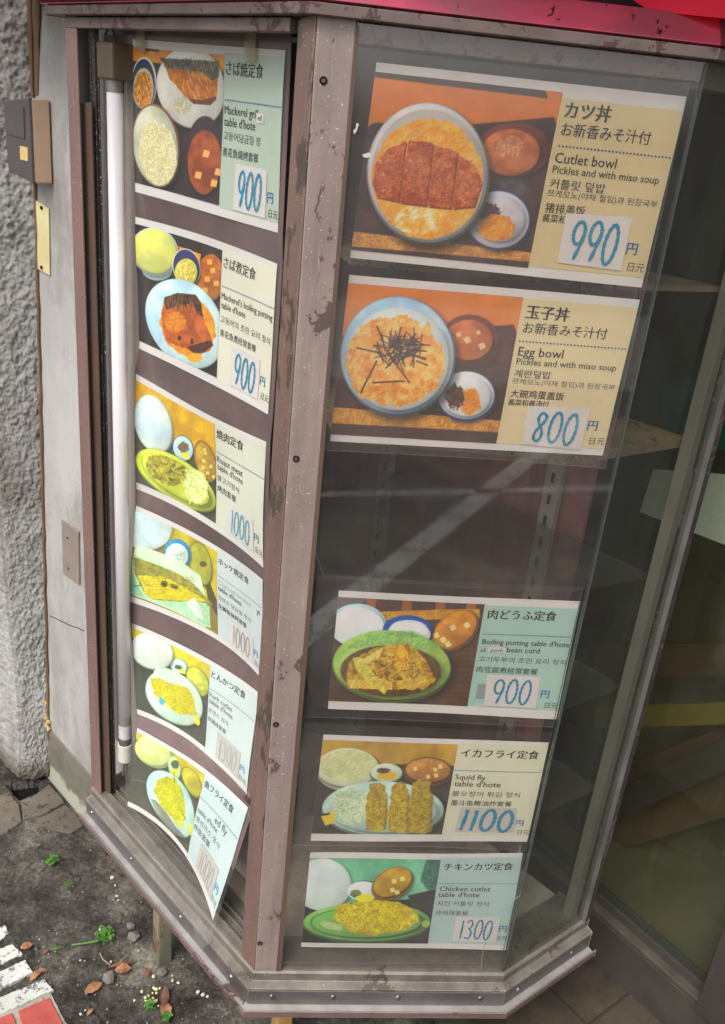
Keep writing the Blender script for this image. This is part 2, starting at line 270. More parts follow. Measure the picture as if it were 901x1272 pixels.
INK = {k: flat('ink_'+k, srgb(*c), .6, .2) for k, c in dict(black=(34, 34, 38), soft=(64, 66, 70), faded=(112, 120, 124), ghost=(178, 190, 192), blue=(10, 104, 176), blue2=(20, 140, 205), navy=(36, 92, 136), teal=(16, 146, 178), teal_pale=(84, 172, 186), teal_faded=(150, 190, 190), grey=(176, 182, 180), purple=(130, 100, 130)).items()}
def paperm(c, k=.03): return surf('print_paper', srgb(*c), srgb(*[int(x*.965) for x in c]), 9, .42, 0, bump_s=.03, speck=srgb(*[int(x*.82) for x in c]), speck_amt=.755, spec=.35)
M['paper'] = paperm((236, 234, 228)); M['tagp'] = paperm((232, 226, 222)); M['tagold'] = paperm((208, 206, 196)); M['greysq'] = paperm((150, 164, 156))

# ------------------------------------------------------------------ GROUND
def fbm2(X, Y, s, seed, oct=5):
    out = np.zeros_like(X); amp = 1; tot = 0
    for o in range(oct):
        r = np.random.default_rng(seed*31+o); g = r.random((64, 64)); x = X*s % 64; y = Y*s % 64
        xi, yi = x.astype(int) % 64, y.astype(int) % 64; fx, fy = x-np.floor(x), y-np.floor(y); fx = fx*fx*(3-2*fx); fy = fy*fy*(3-2*fy); x1, y1 = (xi+1) % 64, (yi+1) % 64
        out += amp*((g[yi, xi]*(1-fx)+g[yi, x1]*fx)*(1-fy)+(g[y1, xi]*(1-fx)+g[y1, x1]*fx)*fy); tot += amp; amp *= .55; s *= 2.03
    return out/tot
gx0, gx1, gy0, gy1, NG = -.72, .12, -.12, .80, 300
gx, gy = np.meshgrid(np.linspace(gx0, gx1, NG), np.linspace(gy0, gy1, NG))
edge = np.clip(np.minimum.reduce([gx-gx0, gx1-gx, gy-gy0, gy1-gy])/.05, 0, 1)
hz = (fbm2(gx+3, gy+3, 9, 1)-.5)*.016+(fbm2(gx+3, gy+3, 60, 2)-.5)*.006
hole = Gp((42, 983)); hd = np.hypot((gx-hole[0]+.0)*1.0, (gy-hole[1])*1.6)+(fbm2(gx+3, gy+3, 50, 5)-.5)*.03
crk = np.abs(fbm2(gx+5, gy+5, 6, 9)-.5); hz -= np.clip(.010-crk, 0, .01)*.5
HP = [Gp(u)[:2] for u in [(8, 974), (50, 968), (47, 984), (24, 993)]]
ins = np.ones_like(gx, bool)
for i in range(4):
    a_, b_ = HP[i], HP[(i+1) % 4]; ins &= ((b_[0]-a_[0])*(gy-a_[1])-(b_[1]-a_[1])*(gx-a_[0])) < .0
if not ins.any():
    ins = np.ones_like(gx, bool)
    for i in range(4):
        a_, b_ = HP[i], HP[(i+1) % 4]; ins &= ((b_[0]-a_[0])*(gy-a_[1])-(b_[1]-a_[1])*(gx-a_[0])) > .0
hz = np.where(ins, -.16, hz)
hz = hz*edge
tilemask = np.clip((Gp((90, 1200))[0]+.02-gx)/.03, 0, 1)
gv = [(a, b, GZ+c) for a, b, c in zip(gx.ravel(), gy.ravel(), hz.ravel())]
gf = [(i*NG+j, i*NG+j+1, (i+1)*NG+j+1, (i+1)*NG+j) for i in range(NG-1) for j in range(NG-1)]
R_ = 60; n0 = len(gv)
gv += [(gx0, gy0, GZ), (gx1, gy0, GZ), (gx1, gy1, GZ), (gx0, gy1, GZ), (-R_, -R_, GZ), (R_, -R_, GZ), (R_, R_, GZ), (-R_, R_, GZ)]
gf += [(n0, n0+4, n0+5, n0+1), (n0+1, n0+5, n0+6, n0+2), (n0+2, n0+6, n0+7, n0+3), (n0+3, n0+7, n0+4, n0)]
mk('ground', gv, gf, M['ground'], kind='structure', smooth=True)
def zoomer(ox, oy, s): return lambda p: (ox+p[0]/s, oy+p[1]/s)
t = zoomer(0, 1120, 7.508)
pav = mk('pavement', *prism([(-1.4, -1.2, GZ+.001), (-.46, -.1, GZ+.001), (-.48, .30, GZ+.001), (-1.4, .9, GZ+.001)], (0, 0, .0015)), M['ground'], kind='structure')
def rough_quad(q, jag, n=14):
    q = [np.asarray(p) for p in q]; out = []
    for i in range(4):
        a, b = q[i], q[(i+1) % 4]
        for k in range(n): out.append(a+(b-a)*k/n+np.array([random.uniform(-jag, jag), random.uniform(-jag, jag), 0])*(0 if k == 0 else 1))
    return out
def slide(q, d): return [p+d for p in q]
rows = dict(w1=[(-60, 262), (45, 222), (78, 290), (-60, 420)], w2=[(-60, 470), (110, 398), (210, 490), (-60, 615)], w3=[(-60, 680), (235, 545), (305, 660), (-60, 845)], w4=[(-60, 920), (410, 725), (500, 825), (-60, 1080)])
for k, q in rows.items():
    P = [Gp(t(p), GZ+.006) for p in q]; d = (P[0]-P[1]); P0 = P[1]+d*1.0
    q2 = [P[0], P[1], P[2], P[3]]
    prism_ob('white_tile', rough_quad(q2, .0011), (0, 0, -.008), M['whitetile'], pav)
    dd = np.array([d[0], d[1], 0]); dd /= np.linalg.norm(dd)
    for j in range(3):
        q3 = slide(q2, dd*(.004)+(P[0]-P[1])*(1.05*(j+1)))
        prism_ob('white_tile', rough_quad(q3, .0011), (0, 0, -.008), M['whitetile'], pav)
r1 = [Gp(t(p), GZ+.007) for p in [(168, 1020), (460, 895), (640, 1240), (270, 1370)]]; r2 = [Gp(t(p), GZ+.007) for p in [(-160, 1155), (110, 1035), (215, 1290), (-90, 1400)]]
for q in (r1, r2): prism_ob('red_tile', q, (0, 0, -.009), M['redtile'], pav, bevel=.001)
for j in (1, 2, 3):
    prism_ob('red_tile', slide(r1, (r1[3]-r1[0])*1.06*j), (0, 0, -.009), M['redtile'], pav, bevel=.001); prism_ob('red_tile', slide(r2, (r2[3]-r2[0])*1.06*j), (0, 0, -.009), M['redtile'], pav, bevel=.001)
prism_ob('mortar_joint', rough_quad([Gp(t(p), GZ+.0045) for p in [(-160, 1110), (470, 850), (720, 1330), (-60, 1480)]], .002), (0, 0, -.004), M['joint'], pav)
for q in ([(26, 994), (47, 986), (60, 974), (76, 990), (80, 997), (55, 1011), (29, 1018)], [(32, 1021), (57, 1013), (81, 1000), (92, 1008), (103, 1026), (88, 1034), (60, 1030)], [(-20, 990), (12, 985), (24, 1000), (27, 1020), (4, 1036), (-20, 1044)]):
    prism_ob('stone_slab', rough_quad([Gp(u, GZ+.006) for u in q][:4]+[], .002, 5) if False else [Gp(u, GZ+.0035+.001*(i % 2))+np.array([random.uniform(-.002, .002), random.uniform(-.002, .002), 0]) for i, u in enumerate(q)], (0, 0, -.012), M['slab'], bpy.data.objects['ground'], bevel=.002)
mk('hole_shade_sheet', [(*(Gp(u)[:2]), GZ-.022) for u in [(0, 970), (58, 960), (54, 992), (14, 1000)]], [(0, 1, 2, 3)], M['hole'], bpy.data.objects['ground'])  # near-black sheet below the rim, standing in for the shade inside
# white crossing stripe on the road behind the photographer, seen mirrored in the glass
def strip_xy(p, q, wd, z=GZ+.004):
    p, q = np.array([*p, z]), np.array([*q, z]); d = (q-p)/np.linalg.norm(q-p); s = np.array([-d[1], d[0], 0])*wd/2
    return [p-s, q-s, q+s, p+s]
mk('road_marking', strip_xy((-.1, -1.02), (1.6, -3.64), .085), [(0, 1, 2, 3)], M['whitetile'], kind='structure')
mk('road_marking', strip_xy((-1.6, -2.0), (2.6, -2.9), .05), [(0, 1, 2, 3)], M['whitetile'], kind='structure')  # second stripe, added out of view for its reflection in the glass
mk('pale_reflection_strip', strip_xy((-6, -4.6), (8, -6.2), 2.4, GZ+.003), [(0, 1, 2, 3)], M['joint'], kind='structure')  # unseen pale ground strip, added to brighten the glass reflections
# brown tiles of the door step
step = mk('door_step', *prism([(.30, .02, GZ+.001), (.95, -.45, GZ+.001), (1.15, -.2, GZ+.001), (.62, .6, GZ+.001), (.36, .45, GZ+.001)], (0, 0, .004)), M['stepjoint'], kind='structure')
TD = DD; TN = np.array([DD[1], -DD[0], 0])
for i in range(-4, 5):
    for j in range(0, 4):
        c = DA + TD*(i*.118+.02) + TN*(j*.118+.055) + Z3*(GZ+.0055)
        if c[0] < .34 or c[1] > .5: continue
        q = [c+TD*(a*.0565)+TN*(b*.0565) for a, b in ((-1, -1), (1, -1), (1, 1), (-1, 1))]
        prism_ob('brown_tile', q, (0, 0, .0035), M['browntile'], step)

# ------------------------------------------------------------------ LEFT WALL AND PILLAR
wall = thing('mortar_wall', 'smooth grey mortar wall strip with stained plinth between rough pillar and case', 'wall')
OW = .080
J0, J1 = Lp((62, 905), OW), Lp((40, 0), OW)
def lw_line(P, k): return P+(P-(J0 if k else J1))
jt = J1+(J1-J0)*.5; jb = J0+(J0-J1)*.13; jb[2] = GZ
rt, rb = LW(.36, 1.9, OW), LW(.36, GZ, OW)
jt = J0+(J1-J0)*((1.9-J0[2])/(J1[2]-J0[2])); jb = J0+(J1-J0)*((GZ-J0[2])/(J1[2]-J0[2]))
prism_ob('wall_face', [jb, rb, rt, jt], -NL*.12, M['wall'], wall)
bt0, bt1 = Lp((60, 907), OW-.004), Lp((133, 990), OW-.004)
b0 = bt0.copy(); b0[2] = GZ-.01; b1 = LW(.36, GZ-.01, OW-.012)
bb = [LW(.85, -.30, OW-.003), LW(.36, -.30, OW-.003), LW(.36, -.128, OW-.003), LW(.85, -.128, OW-.003)]
v, f = prism(bb, NL*-.02); mk('plinth', v, f, M['baseboard'], wall, bevel=.003)
# pipe-like filler line of the joint and yellow foam
jl = [J0+(J1-J0)*k+NL*.002 for k in np.linspace(-.02, 1.1, 50)]
jl = [p+DL*random.uniform(-.002, .002) for p in jl]
V_, F_ = path_tube(jl, .0035, 6); mk('joint_filler', V_, F_, M['stain'], wall)
fo = []
for i in range(26):
    k = random.random(); c = Lp((53+random.uniform(-3, 4)+k*5, 868+k*42), OW-.004); fo.append(tube(c, c+np.array([random.uniform(-.006, .006), -.006, random.uniform(-.006, .006)]), random.uniform(.003, .007), 7, .001))
mk('foam_filler', *joinvf(fo), M['foam'], wall)
stq = [Lp(p, OW-.0015) for p in [(30, -30), (52, -30), (50, 60), (47, 118), (40, 118), (36, 60)]]
prism_ob('rust_stain', rough_quad(stq[:2]+[stq[3], stq[4]], .002, 6), -NL*.001, M['stain'], wall)
crk_ = [Lp((62+k*8.5, 766+k*3.4+random.uniform(-1.5, 1.5)), OW-.0006) for k in range(6)]
V_, F_ = path_tube(crk_, .0007, 5); mk('hairline_crack', V_, F_, M['black'], wall)

pil = thing('plaster_pillar', 'rough-cast grey plaster pillar at the left edge with blackened chipped foot', 'pillar')
K0_ = np.array([*Gp((27, 952))[:2], GZ]); 
KL = np.array([*Gp((25, 975), GZ)[:2], 0]); KJ = np.array([jb[0]-.004, jb[1]-.004, 0])
pd = KL-KJ; pd /= np.linalg.norm(pd); pn = np.array([pd[1], -pd[0], 0]); 
if np.dot(pn, CAM-KJ) < 0: pn = -pn
def PP(u): return hit(u, KJ, pn)
kc = [PP(p) for p in [(26, 972), (27, 930), (22, 850), (11, 755), (2, 640), (-14, 480), (-30, 300), (-50, 0)]]
jn = [PP(p) for p in [(61, 968), (61, 905), (59, 755), (56, 640), (50, 480), (46, 300), (40, 0)]]
NR_, NC = 1000, 60
kz = np.array([k[2] for k in kc])[::-1]; order = np.argsort(kz)
def interp_line(P, z):
    P = sorted(P, key=lambda q: q[2]); zz = [q[2] for q in P]; return np.array([np.interp(z, zz, [q[i] for q in P]) for i in (0, 1)])
zb, zt = GZ+.006, 1.55
gv, gf = [], []
sid = np.array([-.55, .6]); sid = sid/np.linalg.norm(sid)*.35
zs = np.linspace(zb, zt, NR_)
cols = np.concatenate([np.linspace(0, 1, 60), 1+np.linspace(.01, 1, 110)**1.2])
UU, ZZ = np.meshgrid(cols, zs)
XX = np.where(UU < 1, UU*.1, .1+(UU-1)*.35)
nz = (fbm2(XX+1, ZZ+1, 14, 21, 2)-.5)*.008+(fbm2(XX+1+.006*fbm2(XX+1, ZZ+1, 60, 3, 2), ZZ*.85+1, 120, 22, 3)-.5)*.0075+(fbm2(XX+1, ZZ+1, 220, 23, 2)-.5)*.003
for i, z in enumerate(zs):
    zc = min(z, kc[-1][2]); k2 = interp_line(kc, z); j2 = interp_line(jn, z)
    for j, c in enumerate(cols):
        if c <= 1: xy = j2+(k2-j2)*c
        else: xy = k2+sid*(c-1)
        nrm = pn[:2]*(1-min(1, max(0, (c-.9)/.2)))+np.array([-.83, -.55])*min(1, max(0, (c-.9)/.2))
        foot = max(0, 1-(z-zb)/.03)*(.002*math.sin(c*9)+.003)
        xy = xy+nrm*(nz[i, j]*(1 if j else .2)-.008*(abs(c-1) < .03)-foot)
        gv.append((xy[0], xy[1], z+(foot*2 if i == 0 else 0)))
nc = len(cols)
gf = [(i*nc+j, i*nc+j+1, (i+1)*nc+j+1, (i+1)*nc+j) for i in range(NR_-1) for j in range(nc-1)]
mk('plaster_face', gv, gf, M['plaster'], pil, smooth=True)
core = [np.array([jn[0][0], jn[0][1], zb+.01]), np.array([kc[0][0], kc[0][1], zb+.01]), np.array([kc[0][0]+sid[0], kc[0][1]+sid[1], zb+.01]), np.array([jn[0][0]+.0, jn[0][1]+.5, zb+.01])]
prism_ob('pillar_core', [p+np.array([.03, .03, 0])*(i < 2) for i, p in enumerate(core)], (0, 0, 1.6), M['dark'], pil)

# old box with indicator on the wall, name plate, metal plate
bx = thing('bell_box', 'old wall box with black face, tan side and small yellow indicator window', 'doorbell')
q = [Lp(p, OW-.034) for p in [(4, 124), (36, 121), (41, 228), (11, 212)]]
back = -NL*.032
prism_ob('box_face', [p+NL*.001 for p in q], back*.22, M['boxface'], bx, bevel=.002)
prism_ob('box_housing', [(q[0]+(q[1]-q[0])*.2), q[1], q[2], q[3]+(q[2]-q[3])*.2], back, M['boxside'], bx, bevel=.003)
prism_ob('face_cover', [Lp(p, OW-.0365) for p in [(7, 134), (29, 132), (30, 172), (9, 166)]], back*.05, M['boxface'], bx)
prism_ob('indicator_window', [Lp(p, OW-.036) for p in [(24.5, 181), (34, 183), (34.5, 200), (25, 198)]], back*.04, M['boxwin'], bx)
npl = tag(prism_ob('name_plate', [Lp(p, OW-.003) for p in [(43, 248), (60, 259), (61.5, 342), (45, 333)]], -NL*.002, M['plate'], bevel=.0005), 'narrow pale yellow plate screwed to the wall under the bell box', 'plate')
for p in [(52, 258), (52, 332)]:
    c = Lp(p, OW-.0035); mk('screw', *tube(c, c+NL*.002, .0028, 12), M['black'], npl)
gp = tag(prism_ob('metal_plate', [Lp(p, OW-.004) for p in [(76.5, 646), (97, 661), (98, 727), (78, 712)]], -NL*.003, M['greyplate'], bevel=.0006), 'small grey brown metal plate low on the mortar wall strip', 'plate')
for p in [(84, 668), (85, 706)]:
    c = Lp(p, OW-.0045); mk('screw', *tube(c, c+NL*.0015, .0022, 12), M['screw'], gp)

# ------------------------------------------------------------------ THE CASE
case = thing('display_case', 'brown metal framed glass food display case with a faceted corner front', 'display case')
def miter_ring(o, z, left_s=.475, right_s=.19):
    # points of a line running round the three faces, o outward
    tl, tr = math.tan(A/2), math.tan(B/2)
    return [DL*left_s+NL*o+Z3*z, np.array([-o*tl, -o, z]), np.array([W+o*tr, -o, z]), np.array([W, 0, 0])+DR*right_s+NR*o+Z3*z]
def profile(name, prof, mat, **k):
    rings = [miter_ring(o, z, **{x: y for x, y in k.items() if x in ('left_s', 'right_s')}) for o, z in prof]; V_ = [p for r in rings for p in r]; F_ = []; n = len(rings)
    for i in range(n):
        a, b = i*4, ((i+1) % n)*4
        for j in range(3): F_.append((a+j, b+j, b+j+1, a+j+1))
    F_.append(tuple(i*4 for i in range(n))); F_.append(tuple(i*4+3 for i in reversed(range(n))))
    return mk(name, V_, F_, mat, case, bevel=k.get('bevel', .0006))
# sill, stepped
profile('sill_ledge', [(0, 0), (.003, -.002), (.003, -.016), (.014, -.020), (.014, -.024), (-.06, -.024), (-.06, 0)], M['sill'], left_s=.475)
profile('sill_face', [(.0135, -.0245), (.0135, -.052), (-.02, -.052), (-.02, -.0245)], M['sillface'], left_s=.474)
profile('drip_tray', [(.0132, -.0525), (.022, -.0545), (.0235, -.053), (.0235, -.056), (.0, -.058), (.0, -.0525)], M['tray'], left_s=.480, right_s=.19)
profile('drip_lip', [(.0237, -.0522), (.0252, -.0522), (.0252, -.0640), (.0237, -.0640)], M['lip'], left_s=.483, right_s=.195)
for u in [(338, 1236), (414, 1238), (495, 1237), (598, 1236)]:
    x = Fp(u, -.014)[0]; c = np.array([x, -.0135, -.036]); mk('screw', *tube(c, c+np.array([0, -.0024, .0003]), .0044, 16, .0028), M['screw'], case)
for s in (.455, .32, .17, .035):
    c = LW(s, -.036, -.0135); mk('screw', *tube(c, c+NL*.0024, .0044, 16, .0028), M['screw'], case)
for s in (.025, .145):
    c = RW(s, -.036, -.0135); mk('screw', *tube(c, c+NR*.0024, .0042, 16, .0028), M['screw'], case)
# floor and top of the case
plan = [DL*.475, np.array([0, .002, 0]), np.array([W, .002, 0]), RW(.187, 0, .002), np.array([.20, .49, 0]), np.array([-.06, .62, 0])]
prism_ob('case_floor', [p+Z3*(-.001) for p in plan], (0, 0, -.045), M['floor'], case)
prism_ob('case_top', [p+Z3*1.222 for p in plan], (0, 0, .012), M['dark'], case)
# left face floor tracks (two thin ridges)
for o in (.012, .024, .034):
    v, f = box(LW(.228, .003, o), DL, NL, Z3, .222, .0012, .004); mk('sliding_track', v, f, M['sill'], case)
v, f = box(LW(.228, .001, .006), DL, NL, Z3, .222, .005, .0015); mk('track_lip', v, f, M['sill'], case)
# jamb and channels at the left end
def lstrip(name, q, o, mat, th, **k): return prism_ob(name, [Lp(p, o) for p in q], -NL*th, mat, case, **k)
lstrip('left_jamb', [(80, 10), (93.5, 10), (124.8, 987), (114, 978)], 0, M['jamb'], .003, bevel=.001)
lstrip('inner_channel', [(96.5, 127), (112, 127), (136.5, 985), (124.5, 987)], .010, M['channel'], .003, bevel=.001)
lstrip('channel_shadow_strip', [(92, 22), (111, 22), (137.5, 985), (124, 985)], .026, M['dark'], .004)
lstrip('ribbed_track', [(109, 22), (120, 22), (143, 985), (135.5, 987)], .022, M['track'], .003, bevel=.0012)
lstrip('ribbed_track', [(113, 22), (116, 22), (140, 985), (138, 987)], .018, M['track'], .002, bevel=.0012)
prism_ob('rear_liner', [LW(.404, .06, .060), LW(.56, .06, .060), LW(.56, 1.19, .060), LW(.398, 1.19, .060)], -NL*.003, M['board'], case)
# corner post: front leaf and left leaf
ms0, ms1 = Fp((440, 31))[0], Fp((343.7, 1205))[0]
q = [np.array([.0012, -.0012, 0.0005]), np.array([ms1, -.0012, 0.0005]), np.array([ms0+.002, -.0012, H+.006]), np.array([.0012, -.0012, H+.006])]
post = prism_ob('corner_post', q, (0, .020, 0), M['post'], case, bevel=.0012)
for u in [(402, 100), (368, 570), (343, 900), (323, 1172)]:
    c = Fp(u, -.0013); mk('screw_hole', *tube(c, c+np.array([0, -.0006, 0]), .0038, 16), M['black'], post)
    V_, F_ = tube(c, c+np.array([0, -.0009, 0]), .0052, 16, .0045)
    mk('screw', *tube(c+np.array([0, -.0004, 0]), c+np.array([0, -.0012, 0]), .0018, 10), M['channel'], post)
v, f = box(np.array([ms1+.0035, .006, H/2]), (1, 0, 0), (0, 1, 0), Z3, .0032, .007, H/2); mk('glazing_bead', v, f, M['channel'], case)
le0, le1 = LW(.030, H-.008, 0), LW(.027, 0, 0)
prism_ob('left_stile', [LW(.0, .0005, -.0004), Lp((300, 1188), 0)+NL*.0004, Lp((371, 24), 0)+NL*.0004, LW(.0, H+.006, -.0004)], -NL*.018, M['brown'], case, bevel=.001)
# top rails
v, f = box(LW(.258, 1.1965, .006), DL, NL, Z3, .222, .007, .006); mk('top_rail', v, f, M['rail'], case, bevel=.0008)
v, f = box(np.array([(W+ms0)/2, .018, 1.1945]), (1, 0, 0), (0, 1, 0), Z3, (W-ms0)/2, .012, .009); mk('top_rail', v, f, M['rail'], case, bevel=.0008)
v, f = box(RW(.10, 1.192, .018), DR, NR, Z3, .09, .012, .012); mk('top_rail', v, f, M['mulin'], case, bevel=.0008)
# fascia: lip, and glossy band above it
profile('fascia_lip', [(.010, 1.2035), (.012, 1.204), (.012, 1.2135), (-.05, 1.2135), (-.05, 1.2035)], M['rail'], left_s=.508)
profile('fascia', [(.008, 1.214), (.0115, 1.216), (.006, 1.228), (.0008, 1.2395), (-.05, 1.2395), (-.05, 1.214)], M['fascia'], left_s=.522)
# glass: front pane, right pane
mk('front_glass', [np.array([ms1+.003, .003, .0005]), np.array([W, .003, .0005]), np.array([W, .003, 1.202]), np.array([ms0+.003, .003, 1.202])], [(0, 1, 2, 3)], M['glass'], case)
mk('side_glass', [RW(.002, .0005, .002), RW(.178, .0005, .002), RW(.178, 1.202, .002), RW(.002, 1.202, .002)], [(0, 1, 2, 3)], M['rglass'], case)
v, f = box(np.array([W-.0005, .004, .601]), (1, 0, 0), (0, 1, 0), Z3, .0011, .0030, .60); mk('glass_edge', v, f, M['edge'], case)
# mullion at the far end of the right face
v, f = box(RW(.1835, .60, .004), DR, NR, Z3, .0065, .008, .60); mk('mullion', v, f, M['mullion'], case, bevel=.001)
v, f = box(RW(.1765, .60, .001), DR, NR, Z3, .0006, .006, .60); mk('mullion_edge', v, f, M['steel'], case)
v, f = box(RW(.168, .60, .020), DR, NR, Z3, .008, .008, .60); mk('inner_frame', v, f, M['mulin'], case, bevel=.001)
# side board behind the left signs, back panel, slotted uprights, shelves
prism_ob('side_board', [LW(.105, .002, .088), LW(.60, .002, .088), LW(.60, 1.19, .088), LW(.105, 1.19, .088)], -NL*.006, M['board'], case)
TIP = np.array([.494, .120, 0]); BD = np.array([-.622, .783, 0]); BN = np.array([-.783, -.622, 0])
def BW(t_, z, o=0.): return TIP+BD*t_+Z3*z-BN*o
UT = float(np.dot(hit((689, 600), TIP-BN*.018, BN)-TIP, BD))
prism_ob('back_panel', [BW(UT-.055, .0, .03), BW(.72, .0, .03), BW(.72, 1.21, .03), BW(UT-.055, 1.21, .03)], -BN*.006, M['inback'], case)
for tt in (UT, UT+.34):
    up = mk('slotted_upright', *box(BW(tt, .6, .018), BD, BN, Z3, .0135, .006, .60), M['upright'], case, bevel=.001)
    sl_ = [box(BW(tt, z, .0118), BD, BN, Z3, .0028, .0004, .0075) for z in np.arange(.03, 1.18, .034)]
    mk('slots', *joinvf(sl_), M['black'], up, kind='stuff')
def shelf(z, t1, th, mat, name='shelf', inset=.0):
    fl = np.array([.055, .05+inset, z]); fr = np.array([W-.02, .038+inset, z]); tp = TIP+Z3*z; bk = BW(t1, z, .0)
    prism_ob(name, [fl, fr, tp, bk, np.array([.02, .30, z])], (0, 0, -th), mat, case)
shelf(.606, .43, .004, M['shelf'], inset=.02); shelf(.428, .43, .004, M['shelf']); shelf(.246, .43, .004, M['shelf'])
shelf(.80, .30, .012, M['timber'], 'wooden_shelf'); shelf(.985, .30, .006, M['timber'], 'wooden_shelf', .03)
# front edge strip of the middle glass shelf
# legs
def leg_at(c, hx, ang, mat, top=-.06):
    ax = np.array([math.cos(ang), math.sin(ang), 0]); ay = np.array([-math.sin(ang), math.cos(ang), 0])
    v, f = box([c[0], c[1], (GZ-.005+top)/2], ax, ay, Z3, hx, hx, (top-GZ+.005)/2); return mk('leg', v, f, mat, case, bevel=.003)
g = Gp((196, 1200)); leg_at((g[0]+.006, g[1]+.016), .0135, math.radians(28), M['leg'])
leg_at((.052, .10), .014, .3, M['wood']); leg_at((.40, .20), .014, .6, M['wood']); leg_at((.0, .5), .014, .6, M['leg'])

crk2 = [np.array([*Fp(u, .001)]) for u in [(647, 1112), (636, 1120), (622, 1134), (611, 1150), (603, 1170), (599, 1190), (598, 1206)]]
V_, F_ = path_tube(crk2, .0004, 5); mk('glass_crack', V_, F_, M['crack'], case)
for q_ in ([(443, 152), (446, 154), (443, 163), (440, 167), (439, 162), (442, 159)], [(450, 192), (459, 189), (462, 193), (456, 196), (452, 195)]):
    prism_ob('sticker_remnant', [Fp(u, -.0016) if u[0] < 448 else Fp(u, .0025) for u in q_], (0, -.0004, 0), M['chip'], case)
# ceramic plate leaning inside the case
pc = RW(.055, .150, .062); ang = np.linspace(0, 2*math.pi, 40, endpoint=False); PV, PF = [], []
pax, pay, pzn = DR*.6+BD*.5, Z3, NR
pax = pax/np.linalg.norm(pax)
for r_, d_ in ((.012, .008), (.038, .008), (.044, .004), (.060, -.001), (.062, 0), (.060, .003), (.042, .010), (.012, .012)):
    for a_ in ang: PV.append(pc+pax*math.cos(a_)*r_+pay*math.sin(a_)*r_-pzn*d_)
n = 40
for i in range(7): PF += [(i*n+j, i*n+(j+1) % n, (i+1)*n+(j+1) % n, (i+1)*n+j) for j in range(n)]
PF += [tuple(range(n)), tuple(range(7*n, 8*n))]
tag(mk('display_plate', PV, PF, M['ceramic'], smooth=True), 'round glazed plate standing on edge inside the case at lower right', 'plate')

# fluorescent lamp
lamp = thing('fluorescent_lamp', 'unlit white fluorescent tube standing upright beside the left menu column', 'lamp')
a0, a1 = Lp((143, 112), .030), Lp((155.6, 917), .030)
mk('tube', *tube(a0, a1, .0105, 32), M['tube'], lamp, smooth=False)
for p in lamp.children[-1].data.polygons: p.use_smooth = len(p.vertices) == 4
dv = (a1-a0)/np.linalg.norm(a1-a0)
mk('tube_collar', *tube(a0-dv*.013, a0+dv*.002, .0112, 28), M['steel'], lamp); mk('tube_collar', *tube(a1-dv*.002, a1+dv*.012, .0108, 28), M['steel'], lamp)
v, f = box(a0-dv*.032+(-NL)*.002, DL, NL, Z3, .0195, .016, .0205); mk('top_socket', v, f, M['cap'], lamp, bevel=.002)
mk('bottom_socket', *tube(a1+dv*.010, a1+dv*.044, .0125, 28), M['holder'], lamp, bevel=.001)
mk('tube_end_band', *tube(a1-dv*.030, a1-dv*.004, .01065, 28), M['tubeband'], lamp)
tp = a0-dv*.052
V_, F_ = path_tube([tp+DL*(-.002)+Z3*0, tp+DL*.001+Z3*.012, tp+DL*.012+Z3*.019, tp+DL*.021+Z3*.010, tp+DL*.023-Z3*.015, tp+DL*.021-Z3*.045, tp+DL*.017-Z3*.058], .0017); mk('cable', V_, F_, M['cable'], lamp, smooth=True)
bp_ = a1+dv*.044
for dx in (.003, -.003):
    V_, F_ = path_tube([bp_+DL*dx, bp_+DL*(dx*1.5+.002)-Z3*.02, bp_+DL*(dx*2+.004)-Z3*.042], .0016); mk('cable', V_, F_, M['cable'], lamp, smooth=True)

# ------------------------------------------------------------------ MENU SHEETS
SHEET = np.array([[(0.3962, 1.1847, 0.0443), (0.2155, 1.1813, 0.0528), (0.1007, 1.1792, 0.0469)], [(0.3974, 1.0087, 0.0474), (0.2184, 1.0034, 0.0553), (0.1021, 1.0017, 0.0502)], [(0.3998, 0.9774, 0.0497), (0.2163, 0.9734, 0.0595), (0.102, 0.9685, 0.053)], [(0.4008, 0.8007, 0.0539), (0.2237, 0.7938, 0.0617), (0.1089, 0.7913, 0.0565)], [(0.4132, 0.7616, 0.0545), (0.232, 0.7484, 0.0672), (0.1173, 0.753, 0.0617)], [(0.4121, 0.5837, 0.0538), (0.2317, 0.5839, 0.0741), (0.1167, 0.578, 0.068)], [(0.4086, 0.5585, 0.0515), (0.2365, 0.5549, 0.0802), (0.1232, 0.556, 0.0742)], [(0.4195, 0.3885, 0.045), (0.2335, 0.3999, 0.0876), (0.1216, 0.3978, 0.0807)], [(0.4171, 0.3503, 0.0457), (0.2393, 0.3644, 0.0774), (0.1229, 0.3744, 0.0775)], [(0.3979, 0.1844, 0.0454), (0.227, 0.2076, 0.0627), (0.1173, 0.2036, 0.0623)], [(0.3739, 0.1778, 0.0315), (0.1936, 0.2072, 0.0419), (0.0776, 0.2236, 0.0356)], [(0.3859, 0.012, 0.018), (0.2045, 0.0368, 0.0189), (0.0897, 0.0258, -0.0092)]])
SHEET = np.minimum(SHEET, np.array([9, 9, .084]))
UM = .61
def quad3(P, u):      # quadratic through the columns u = 0, UM, 1
    l0 = (u-UM)*(u-1)/(UM); l1 = u*(u-1)/(UM*(UM-1)); l2 = u*(u-UM)/(1-UM); return P[0]*l0+P[1]*l1+P[2]*l2
def sheet_at(u, r):   # r: row parameter 0..11
    i = int(min(10, max(0, math.floor(r)))); k = r-i; p = quad3(SHEET[i], u)*(1-k)+quad3(SHEET[i+1], u)*k
    return p
def left_patch(i):
    def f(u, v, lift=0.):
        s, z, o = sheet_at(u, 2*i+v); wob = .0012*math.sin(u*7+i*2)*math.sin(v*5+i)
        return LW(s, z, o-lift-wob)
    return f
